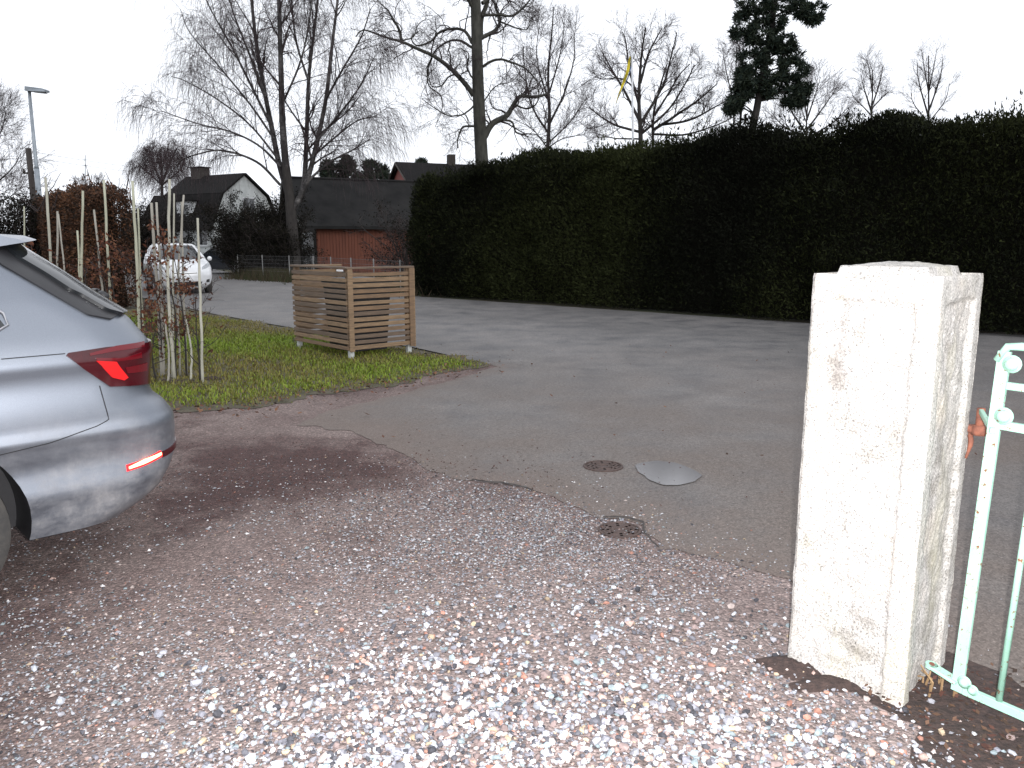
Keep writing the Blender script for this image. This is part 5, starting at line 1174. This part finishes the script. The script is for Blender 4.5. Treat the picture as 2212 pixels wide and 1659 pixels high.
# ------------------------------------------------------------------ stakes and young beech plants on the verge
M_STAKE = [mat('pale_stake_wood', (.43, .42, .35), (.31, .3, .25), 6, .8, .2, vec=(1, 1, .3)), mat('green_bamboo', (.42, .42, .32), (.33, .33, .25), 5, .7, .2, vec=(1, 1, .3)), mat('grey_stake_wood', (.34, .32, .28), (.25, .235, .2), 6, .85, .2, vec=(1, 1, .3))]
ordn = ['leftmost', 'second', 'third', 'fourth', 'fifth', 'sixth', 'seventh', 'eighth', 'ninth', 'tenth', 'eleventh', 'twelfth', 'thirteenth', 'fourteenth', 'fifteenth', 'sixteenth', 'seventeenth']
STK = [(52, 446, 62, 10.2, 3, 1, 'thin yellowish cane, leftmost of the stakes above the silver car'),
    (98, 383, 112, 9.9, 5, 0, 'tall pale stake, second from the left above the silver car'),
    (124, 456, 119, 9.9, 4, 2, 'stake whose top meets a slanting cane, third from the left'),
    (126, 462, 168, 9.8, 3, 2, 'thin cane slanting away from the third stake from the left'),
    (167, 498, 182, 9.6, 4, 1, 'short pale stake just left of a tall one, behind the rear screen'),
    (179, 412, 183, 9.6, 5, 1, 'tall greenish stake beside a short one, behind the rear screen'),
    (203, 453, 236, 9.5, 4, 2, 'slanting stake left of the banded tall stake'),
    (224, 389, 246, 9.4, 5, 1, 'tall stake with dark bands, above the tail of the silver car'),
    (286, 391, 302, 9.2, 6, 1, 'tall crooked pale stake standing just right of the silver tail'),
    (298, 450, 314, 9.3, 4, 1, 'shorter stake close beside the tall crooked one'),
    (327, 438, 349, 9.0, 6, 2, 'grey leaning stake in front of the white car\'s left side'),
    (338, 437, 352, 9.0, 5, 2, 'grey stake close right of the leaning grey one'),
    (366, 387, 376, 8.75, 6, 0, 'tallest stake of the tight cluster before the white car'),
    (376, 418, 371, 8.9, 4, 0, 'thin stake half hidden behind the tallest one of the cluster'),
    (397, 421, 388, 8.95, 4, 2, 'slender grey stake before the white car\'s windscreen'),
    (392, 436, 402, 9.05, 4, 2, 'slender stake between cluster and rightmost stake'),
    (427, 471, 436, 8.5, 5, 0, 'rightmost stake standing alone on the grass'),
    (356, 690, 360, 8.55, 4, 2, 'short stub of a stake low before the left of the cluster'),
    (402, 690, 410, 8.65, 4, 0, 'short slanting stub of a stake left of the rightmost stake')]
r = np.random.default_rng(88)
stake_pos = []
for (xt, yt, xb, Y, wpx, mi, lab) in STK:
    tp = at(xt, yt, Y); bp = at(xb, 800, Y); bp[2] = -.05
    mid = (tp + bp) / 2 + np.array([r.normal(0, .018), r.normal(0, .018), 0]); L = smooth_line([bp, mid, tp], 12)
    L[1:-1, :2] += r.normal(0, .003, (10, 2)); rad = 1.18 * wpx / 2 * Y / FPX * np.linspace(1.1, .82, 12) * r.uniform(.93, 1.07, 12)
    o = MB().tube(L, rad, 8).build('wooden_stake', M_STAKE[mi], None, True); tag(o, lab, 'stake', 'stakes in a row on the verge'); stake_pos.append(bp)
    if 'bands' in lab:
        for zz_ in (.45, .52):
            pz = L[0] * (1 - zz_) + L[-1] * zz_; c_ = L[np.argmin(np.abs(L[:, 2] - pz[2]))]
            MB().lathe([(.019, -.02), (.02, 0), (.019, .02)], c_, (0, 0, 1), 8).build('tie_band', M_BLK, o)
# ties: saplings with dry leaves
def sapling(px, Y, h, nl, seed, label, droop=0.):
    r = np.random.default_rng(seed); b0 = at(px, 800, Y)[:2]
    t = thing('beech_sapling', (*b0, 0), label, 'sapling', 'young beech plants tied to the stakes')
    S0 = walk(r, np.array([[*b0, -.02]]), np.array([[0, 0, 1.]]), np.array([h]), 12, .05, (0, 0, .02)); R0 = np.linspace(.011, .004, 12)[None]
    b1, r1_ = sprout(r, S0, R0, 14, .2, 1, (.25, .7), (.6, 1.2), 7, .12, (0, 0, .05), .6, .003)
    b2, r2_ = sprout(r, b1, r1_, 4, .2, 1, (.1, .3), (.4, 1), 5, .15, (0, 0, 0), .6, .0022)
    V, Q = tubes(S0, R0, 6); link('stem', np_mesh('stem', V, Q, smooth=True), M_BARK, t)
    V, Q = join([tubes(b1, r1_, 4), tubes(b2, r2_, 3)]); link('twigs', np_mesh('twigs', V, Q), M_TWIG, t)
    P = b2[r.integers(0, len(b2), nl), r.integers(1, 5, nl)] + r.normal(0, .015, (nl, 3)); ax = unit(r.normal(size=(nl, 3)) - np.array([0, 0, .7])); sd = unit(np.cross(ax, r.normal(size=(nl, 3)))); s = r.uniform(.014, .032, (nl, 1)); up_ = np.cross(ax, sd)
    V = np.stack([P, P + ax * s + sd * s * .55 + up_ * s * .2, P + ax * s * 2.1, P + ax * s - sd * s * .55 + up_ * s * .2], 1)
    c = np.array([(.085, .03, .017), (.115, .042, .023), (.055, .022, .014), (.15, .065, .032)])[r.integers(0, 4, nl)]
    i = np.arange(nl)[:, None] * 4; link('leaves', np_mesh('leaves', V, [np.concatenate([i + np.array([[0, 1, 2]]), i + np.array([[0, 2, 3]])])], col=np.repeat(c, 4, 0)), M_BEECH, t)
    return t
SAP = [(240, 9.4, 1.5, 330, 'beech sapling with rust coloured leaves right above the silver tail'), (262, 9.3, 1.15, 240, 'small leafy beech sapling left of the tall crooked stake'), (318, 9.15, 1.35, 300, 'beech sapling with dry leaves right of the tall crooked stake'), (352, 9.0, 1.1, 150, 'sparse beech sapling at the grey leaning stakes'), (380, 8.85, 1.55, 330, 'beech sapling with many russet leaves before the white car'), (402, 8.9, 1.35, 240, 'russet beech sapling right of the stake cluster'), (190, 9.6, 1.3, 160, 'beech sapling behind the middle of the rear screen'), (335, 8.7, .6, 110, 'low beech shoot at the foot of the stake cluster'), (430, 8.6, .95, 30, 'nearly leafless beech shoot at the rightmost stake'), (140, 9.8, 1.4, 200, 'beech sapling behind the upper part of the rear screen')]
for k, (x, Y, h, nl, lab) in enumerate(SAP): sapling(x, Y, h, nl, 700 + k, lab)
hole = g(458, 820)[:2]; mound('planting_soil', hole, .16, .1, .035, 'small black soil patch beside the rightmost stake', 3, m_soil)
for k, (x, y) in enumerate([(400, 826), (350, 826), (300, 815)]):
    mound('planting_soil', g(x, y)[:2], .22, .12, .03, ['small soil patch below the stake cluster', 'soil patch below the leaning grey stakes', 'soil patch at the tall crooked stake'][k], 5 + k, m_soil)
# ------------------------------------------------------------------ houses
M_REND = mat('white_render', (.45, .47, .47), (.34, .36, .36), 2.5, .9, .1)
M_ROOF = mat('dark_roof_tile', (.008, .0078, .008), (.014, .013, .013), 5, .9, .3, spec=.08)
M_ROOF2 = mat('grey_felt_roof', (.017, .017, .0175), (.028, .0275, .0275), 1.2, .95, .3, spec=.08)
M_RED = mat('red_boarding', (.16, .052, .03), (.11, .036, .022), 2.0, .85, .3, vec=(6, 6, .3))
M_RED2 = mat('red_house_boarding', (.2, .055, .045), (.15, .042, .035), 2.0, .85, .3, vec=(6, 6, .3))
M_GREY = mat('weathered_board', (.03, .026, .022), (.05, .043, .037), 4, .9, .3, vec=(4, 4, .4))
M_WTRIM = mat('white_trim', (.5, .51, .52), (.4, .41, .42), 5, .7)
M_PANE = m_glass
M_VERGE = mat('weathered_verge', (.2, .21, .2), (.12, .12, .115), 3, .85)
class Frame:
    """local axes: x along the facade, y into the building, z up"""
    def __init__(s, o, xdir): s.o = v3(o, 0); s.x = v3(unit(np.array(xdir)), 0); s.y = np.array([-s.x[1], s.x[0], 0])
    def p(s, x, y, z): return s.o + s.x * x + s.y * y + Z3 * z
    def box(s, a, b, name, m, parent, bev=0):
        a, b = np.array(a, float), np.array(b, float); c = (a + b) / 2; h = np.abs(b - a) / 2
        return MB().obox(s.p(*c), s.x * h[0], s.y * h[1], Z3 * h[2], bev).build(name, m, parent)
    def window(s, x0, x1, y, z0, z1, parent, fr=.07, cols=2, m=None):
        """a window standing in a wall whose outer face is at y (facing -y)"""
        m = m or M_WTRIM
        w = s.box((x0 - fr, y - .05, z0 - fr), (x1 + fr, y - .004, z1 + fr), 'window', m, parent)
        n = cols
        for k in range(n):
            a = x0 + (x1 - x0) * k / n + .02; c = x0 + (x1 - x0) * (k + 1) / n - .02
            s.box((a, y - .062, z0 + .02), (c, y - .052, z1 - .02), 'pane', M_PANE, w)
        s.box((x0 - fr - .04, y - .1, z0 - fr - .05), (x1 + fr + .04, y - .006, z0 - fr - .003), 'sill', m, w)
# white gambrel house; its gable looks along the road
hn = np.array((math.cos(math.radians(-32)), math.sin(math.radians(-32))))     # outward normal of the gable
YH = 62.0
c0 = at(466, 560, YH)[:2]; 
gx = np.array((-hn[1], hn[0]))                    # to the right along the gable, seen from outside
H = Frame(c0, gx)
house = thing('white_house', (*c0, 0), 'white rendered house with a dark gambrel roof behind the birch', 'house')
GWd, GLn = 6.2, 6.8
ze = zat(c0, 476); zb = zat(c0 + gx * .9, 420); zr = zat(c0 + gx * GWd / 2, 378)
prof = [(0, ze), (.95, zb), (GWd / 2, zr), (GWd - .95, zb), (GWd, ze)]
MB().prism([H.p(0, 0, 0)] + [H.p(x, 0, z) for x, z in prof] + [H.p(GWd, 0, 0)], H.y * GLn).build('wall', M_REND, house)
def slab(fr, a, b, y0, y1, t, name, m, parent):
    d = np.array([b[0] - a[0], b[1] - a[1]]); n_ = np.array([-d[1], d[0]]) / np.linalg.norm(d)
    if n_[1] < 0: n_ = -n_
    q = [(a[0] + n_[0] * .02, a[1] + n_[1] * .02), (b[0] + n_[0] * .02, b[1] + n_[1] * .02), (b[0] + n_[0] * t, b[1] + n_[1] * t), (a[0] + n_[0] * t, a[1] + n_[1] * t)]
    return MB().prism([fr.p(x, y0, z) for x, z in q], fr.y * (y1 - y0)).build(name, m, parent)
slab(H, (-.35, ze - .75), (.95, zb + .03), -.25, GLn + .25, .16, 'lower_roof', M_ROOF, house)
slab(H, (.9, zb), (GWd / 2 + .02, zr + .02), -.25, GLn + .25, .16, 'upper_roof', M_ROOF, house)
slab(H, (GWd / 2 - .02, zr + .02), (GWd - .9, zb), -.25, GLn + .25, .158, 'upper_roof', M_ROOF, house)
slab(H, (GWd - .95, zb + .03), (GWd + .35, ze - .75), -.25, GLn + .25, .16, 'lower_roof', M_ROOF, house)
H.box((GWd / 2 - .45, 4.6, zr - .3), (GWd / 2 + .45, 5.9, zr + .75), 'chimney', M_GREY, house, .03)
H.box((GWd / 2 - .55, 4.5, zr + .752), (GWd / 2 + .55, 6.0, zr + .85), 'chimney_cap', M_ROOF, house, .02)
for x in (1.4, 4.4): H.window(x, x + 1.1, 0, 1.3, 2.6, house)
H.window(2.9, 4.0, 0, 4.0, 5.0, house)
HS = Frame(c0 + v3(H.y, 0)[:2] * GLn if False else (H.p(0, GLn, 0))[:2], -H.y[:2])      # the long eaves wall on the left, looking the other way
for x in (.9, 3.0, 5.0): HS.window(x, x + 1.0, 0, 1.35, 2.6, house)
# dormer in the left roof slope
dm = HS.box((2.3, .12, ze + .25), (4.3, 1.4, ze + 1.5), 'dormer', M_WTRIM, house)
HS.box((2.1, -.1, ze + 1.502), (4.5, 1.8, ze + 1.62), 'dormer_roof', M_ROOF, dm)
HS.window(2.8, 3.8, .12, ze + .5, ze + 1.25, dm)
# a dark lower wing left of the house
wg = HS.p(-3.2, 1.0, 0)[:2]
wing = thing('dark_outbuilding', (*wg, 0), 'low dark roofed outbuilding left of the white house', 'outbuilding')
Wg = Frame(at(318, 560, 70)[:2], (1, -.15)); wz = zat(Wg.o[:2], 425); we = zat(Wg.o[:2], 480)
MB().prism([Wg.p(0, 0, 0), Wg.p(0, 0, we), Wg.p(0, 2.2, wz), Wg.p(0, 4.4, we), Wg.p(0, 4.4, 0)], Wg.x * 3.4).build('wall', M_GREY, wing)
MB().prism([Wg.p(-.3, -.4, we - .2), Wg.p(-.3, 2.2, wz + .06), Wg.p(-.3, 2.2, wz + .22), Wg.p(-.3, -.4, we - .04)], Wg.x * 4).build('roof', M_ROOF, wing)
MB().prism([Wg.p(-.3, 4.8, we - .2), Wg.p(-.3, 2.2, wz + .06), Wg.p(-.3, 2.2, wz + .22), Wg.p(-.3, 4.8, we - .04)], Wg.x * 4).build('roof', M_ROOF, wing)
Wg.window(.8, 1.8, 0, 1.2, 2.1, wing)
# red boarded shed with a broad grey roof
YS = 38.5
s0 = at(686, 560, YS)[:2]
SH = Frame(s0, (.9, .436)); shed = thing('red_shed', (*s0, 0), 'red boarded shed with a broad dark grey roof behind the slatted enclosure', 'shed')
se = zat(s0, 492); sr = zat(s0 + np.array((0, 2.6)), 392); SWd = 6.6
MB().prism([SH.p(0, 0, 0), SH.p(0, 0, se + .1), SH.p(-0, 2.6, sr - .05), SH.p(0, 5.2, se + .1), SH.p(0, 5.2, 0)], SH.x * SWd).build('wall', M_RED, shed)
nbd = 44
for k in range(nbd):
    x = .02 + (SWd - .04) * k / nbd; SH.box((x + .012, -.024, .15), (x + (SWd - .04) / nbd - .012, -.002, se - .02), 'board', M_RED, shed)
rf = MB().prism([SH.p(-.75, -.45, se - .06), SH.p(-.95, 2.6, sr), SH.p(-.95, 2.6, sr + .14), SH.p(-.75, -.45, se + .08)], SH.x * (SWd + 1.2)).build('roof', M_ROOF2, shed)
MB().prism([SH.p(-.75, 5.65, se - .06), SH.p(-.95, 2.6, sr), SH.p(-.95, 2.6, sr + .14), SH.p(-.75, 5.65, se + .08)], SH.x * (SWd + 1.2)).build('roof', M_ROOF2, shed)
MB().tube([SH.p(-.97, 2.6, sr + .15), SH.p(SWd + .28, 2.6, sr + .15)], .07, 8).build('ridge', M_ROOF2, shed)
# pale verge boards on the left gable
for ya in (-.47, 5.67):
    MB().tube([SH.p(-.8, ya, se - .0), SH.p(-.99, 2.6, sr + .1)], .05, 4).build('verge_board', M_VERGE, shed)
MB().prism([SH.p(-.005, .1, .1), SH.p(-.005, .1, se), SH.p(-.005, 2.6, sr - .1), SH.p(-.005, 5.1, se), SH.p(-.005, 5.1, .1)], SH.x * -.03).build('gable_boarding', M_GREY, shed)
SH.box((-.1, .5, 0), (-.04, 3.0, 2.0), 'door', M_WTRIM, shed); SH.box((-.14, .7, .95), (-.102, .8, 1.05), 'door_handle', M_BLK, shed)
# red house with a dark roof farther back
YR = 56.0
q0 = at(893, 560, YR)[:2]; RH = Frame(q0, (.93, .37)); rh = thing('red_house', (*q0, 0), 'red house gable and dark roof ridge showing above the shed', 'house')
RW, RL = 6.5, 9.0; rz = zat(RH.p(0, RW / 2, 0)[:2], 356); re_ = zat(q0, 398)
MB().prism([RH.p(0, 0, 0), RH.p(0, 0, re_), RH.p(0, RW / 2, rz), RH.p(0, RW, re_), RH.p(0, RW, 0)], RH.x * RL).build('wall', M_RED2, rh)
for sgn in (0, 1):
    def yy(v): return RW - v if sgn else v
    sl_ = (rz - re_) / (RW / 2)
    MB().prism([RH.p(-.3, yy(-.4), re_ - .4 * sl_ + .03), RH.p(-.3, yy(RW / 2), rz + .03), RH.p(-.3, yy(RW / 2), rz + .2), RH.p(-.3, yy(-.4), re_ - .4 * sl_ + .2)], RH.x * (RL + .6)).build('roof', M_ROOF, rh)
    MB().tube([RH.p(-.34, yy(-.4), re_ - .4 * sl_ + .1), RH.p(-.34, yy(RW / 2), rz + .1)], .07, 4).build('verge_board', M_GREY, rh)
RH.box((3.6, RW / 2 - .3, rz - .2), (4.1, RW / 2 + .3, rz + .85), 'chimney', M_GREY, rh, .02)

# ------------------------------------------------------------------ fence, bin, iron gate on the far road side
M_POST = mat('galvanised_post', (.2, .2, .2), (.28, .28, .27), 8, .6, metal=.3)
M_WIRE = mat('fence_wire', (.1, .1, .1), (.15, .15, .15), 8, .6, metal=.4)
FA = g(497, 603)[:2] + np.array((.2, .5)); FB = g(646, 612)[:2] + np.array((.2, .5)); FC = g(890, 641)[:2] + np.array((-.3, .5))
FL = resample([FA, FB, FC], 400); flen = np.linalg.norm(FB - FA) + np.linalg.norm(FC - FB)
fence = thing('mesh_fence', (*FA, 0), 'low wire mesh fence on thin metal posts along the far road edge', 'fence')
def fpos(s): i = min(399, int(s / flen * 399)); return FL[i]
s = 0
while s < flen:
    p = fpos(s); MB().tube([v3(p, -.05), v3(p, 1.02)], .02, 8).build('post', M_POST, fence); s += 2.0
mb = MB()
for z in np.linspace(.08, .98, 7): mb.tube([v3(FL[k], z) for k in range(0, 400, 19)] + [v3(FL[-1], z)], .004, 3, False)
for k in range(0, 400, 3): mb.tube([v3(FL[k], .06), v3(FL[k], .99)], .0025, 3, False)
mb.build('wire_mesh', M_WIRE, fence, fixn=False)
# rank dead grass below the fence
M_RANK = vcmat('rank_grass', .85, .2)
r = np.random.default_rng(9); n = 16000
k = r.integers(0, 400, n); P = np.c_[FL[k] + r.normal(0, .45, (n, 2)) + np.array((.25, .35)), np.zeros(n)]; h = r.uniform(.1, .55, n)
a = r.normal(0, .3, (n, 2)); V = np.stack([P - (.012, 0, 0), P + (.012, 0, 0), P + np.c_[a * h[:, None], h]], 1)
c = np.array([(.05, .045, .025), (.035, .04, .018), (.06, .045, .03)])[r.integers(0, 3, n)]
tag(link('rank_grass', np_mesh('rank_grass', V, np.arange(n)[:, None] * 3 + np.array([[0, 1, 2]]), col=np.repeat(c, 3, 0)), M_RANK), 'rank dark grass growing along the mesh fence', 'grass', kind='stuff')
# black bin at the road edge
M_BLUE = mat('blue_black_plastic', (.012, .016, .03), (.018, .022, .036), 9, .4)
bb = g(470, 583)[:2]
bn = thing('roadside_bin', (*bb, 0), 'tall dark blue bin at the roadside right of the white car', 'bin')
ex = np.array([.9, -.43, 0]); ey = np.array([.43, .9, 0])
taper(MB(), bb, .2, .24, .26, .3, .06, .98).build('body', M_BLUE, bn)
taper(taper(MB(), bb, .28, .32, .28, .32, .983, 1.02), bb, .28, .32, .2, .25, 1.022, 1.07).build('lid', M_BLUE, bn)
for sgn in (-1, 1): MB().lathe([(0, -.025), (.1, -.025), (.1, .025), (0, .025)], v3(bb, .11) + ex * sgn * .2 + ey * .24, ex, 16).build('wheel', M_BLK, bn)
# small black iron gate in front of the shed's white door
M_IRON = mat('black_iron', (.015, .015, .016), (.025, .025, .026), 9, .6)
ig0 = at(655, 560, 35.5)[:2]; IG = Frame(ig0, (1, 0)); igt = thing('iron_gate', (*ig0, 0), 'small black iron gate before the pale shed door', 'gate')
for k in range(6):
    x = .5 * k / 5; hgt = 1.15 + (.08 if k % 2 else 0)
    MB().tube([IG.p(x, 0, .02), IG.p(x, 0, hgt), IG.p(x, 0, hgt + .07)], [.016, .014, .003], 6).build('bar', M_IRON, igt)
for z in (.2, .95): IG.box((-.02, -.012, z), (.52, .012, z + .035), 'rail', M_IRON, igt)

# ------------------------------------------------------------------ lamp, poles, wires, flag
M_STEEL = mat('galvanised_steel', (.22, .25, .28), (.3, .33, .36), 6, .5, metal=.3)
YL = 27.0; lb = at(97, 560, YL)[:2]; lt_ = at(63, 195, YL); 
lamp = thing('street_lamp', (*lb, 0), 'grey steel street lamp with a flat head standing left behind the hedge', 'street lamp')
basep = v3(lb, -.1); midp = basep + (lt_ - basep) * .62
MB().tube([basep, midp], [.085, .08], 12).build('lower_pole', M_STEEL, lamp, True)
MB().tube([midp, midp + (lt_ - basep) * .015, lt_], [.08, .055, .05], 12).build('upper_pole', M_STEEL, lamp, True)
hd = at(104, 197, YL - .1); hs_ = lt_ + (-.06, 0, .04); d = unit(hd - hs_); L = np.linalg.norm(hd - hs_); sdv = unit(np.cross(d, Z3)); un = np.cross(sdv, d)
head = MB().prism([hs_ + un * .07 - sdv * .1, hs_ + d * L * .8 + un * .06 - sdv * .11, hs_ + d * L + un * .02 - sdv * .07, hs_ + d * L - un * .04 - sdv * .07, hs_ + d * L * .6 - un * .07 - sdv * .1, hs_ - un * .07 - sdv * .1], sdv * .22).build('lamp_head', M_STEEL, lamp)
MB().obox(hs_ + d * L * .62 - un * .075, d * L * .28, sdv * .08, un * .012, .004).build('lens', m_lamp, head)
M_TAR = mat('tarred_wood', (.03, .024, .022), (.05, .042, .038), 5, .9, .3, vec=(1, 1, .3))
YU = 30.0; up0 = at(86, 560, YU); up0[2] = -.1; up1 = at(61, 320, YU)
upole = thing('utility_pole', (*up0[:2], 0), 'short dark wooden utility pole left of the street lamp', 'pole')
MB().tube([up0, up1], [.12, .095], 12).build('pole', M_TAR, upole, True)
ar = at(64, 374, YU); MB().obox(ar, np.array([.22, 0, 0]), np.array([0, .03, 0]), Z3 * .03, .005).build('cross_arm', M_TAR, upole)
for dx, hh in ((-.2, .16), (.2, .09)):
    MB().lathe([(0, -.0), (.05, 0), (.055, .05), (.035, hh * .7), (.03, hh), (0, hh)], ar + (dx, 0, .0), (0, 0, 1), 10).build('insulator', M_TAR, upole, True)
for k, (ya, xe, ye, lab) in enumerate([(326, 470, 362, 'upper thin overhead wire running right from the utility pole'), (338, 470, 372, 'lower thin overhead wire running right from the utility pole')]):
    a = at(63, ya, YU); b_ = at(xe, ye, 62); t = np.linspace(0, 1, 24)[:, None]; L = a + (b_ - a) * t; L[:, 2] -= (4 * t * (1 - t))[:, 0] * .35
    o = MB().tube(L, .006, 4).build('overhead_wire', M_TAR, None); tag(o, lab, 'wire', 'wires on the utility pole')
ma0 = at(185, 560, 90); ma0[2] = 0; ma1 = at(184, 335, 90)
mast = thing('antenna_mast', (*ma0[:2], 0), 'very thin distant antenna mast left of the weeping birch', 'mast')
MB().tube([ma0, ma1], [.06, .04], 6).build('pole', M_STEEL, mast)
for f_ in (.9, .96): MB().obox(ma0 + (ma1 - ma0) * f_, np.array([.3, 0, 0]), np.array([0, .02, 0]), Z3 * .02).build('cross_bar', M_STEEL, mast)
# flagpole with a limp yellow and blue pennant
YF = 36.0; fp0 = at(1372, 560, YF); fp0[2] = 0; fp1 = at(1365, 108, YF)
pole = thing('flagpole', (*fp0[:2], 0), 'white flagpole standing behind the conifer hedge', 'flagpole')
M_FPOLE = mat('white_lacquer', (.62, .63, .66), (.55, .56, .58), 6, .4)
MB().tube([fp0, (fp0 + fp1) / 2, fp1], [.075, .06, .035], 10).build('pole', M_FPOLE, pole, True)
MB().lathe([(0, .16), (.05, .13), (.07, .08), (.05, .03), (0, 0)], fp1, (0, 0, 1), 10).build('knob', M_FPOLE, pole, True)
M_YEL = mat('yellow_cloth', (.62, .5, .03), (.5, .4, .02), 4, .8); M_BLU = mat('blue_cloth', (.02, .09, .25), (.02, .07, .2), 4, .8)
cl = smooth_line([at(x, y, YF - .06) for x, y in [(1361, 122), (1357, 148), (1352, 165), (1346, 182), (1339, 198), (1330, 225)]], 26)
wd = np.interp(np.linspace(0, 1, 26), [0, .15, .45, .7, 1], [.035, .075, .085, .05, .006])
def ribbon(off, w_, m, name):
    V = []
    for i in range(26):
        c = cl[i] + np.array([off * wd[i] * 2, .05 * math.sin(i * .6) + off * .06, 0])
        V += [c + np.array([-wd[i] * w_, -.03 * math.sin(i * .8), 0]), c + np.array([0, .045, 0]), c + np.array([wd[i] * w_, -.02 * math.cos(i * .7), 0])]
    i = np.arange(25)[:, None] * 3; Q = np.concatenate([i + np.array([[0, 1, 4, 3]]), i + np.array([[1, 2, 5, 4]])])
    me = np_mesh(name, np.array(V), Q, smooth=True); o = link(name, me, m); sm = o.modifiers.new('cloth', 'SOLIDIFY'); sm.thickness = .006; return o
pen = thing('pennant', cl[0], 'limp yellow pennant with a blue edge hanging beside the flagpole', 'flag')
for off, w_, m, nm_ in ((0, .8, M_YEL, 'yellow_field'), (.65, .3, M_BLU, 'blue_field')):
    o = ribbon(off, w_, m, nm_); o.parent = pen; o.matrix_parent_inverse = wm(pen).inverted()
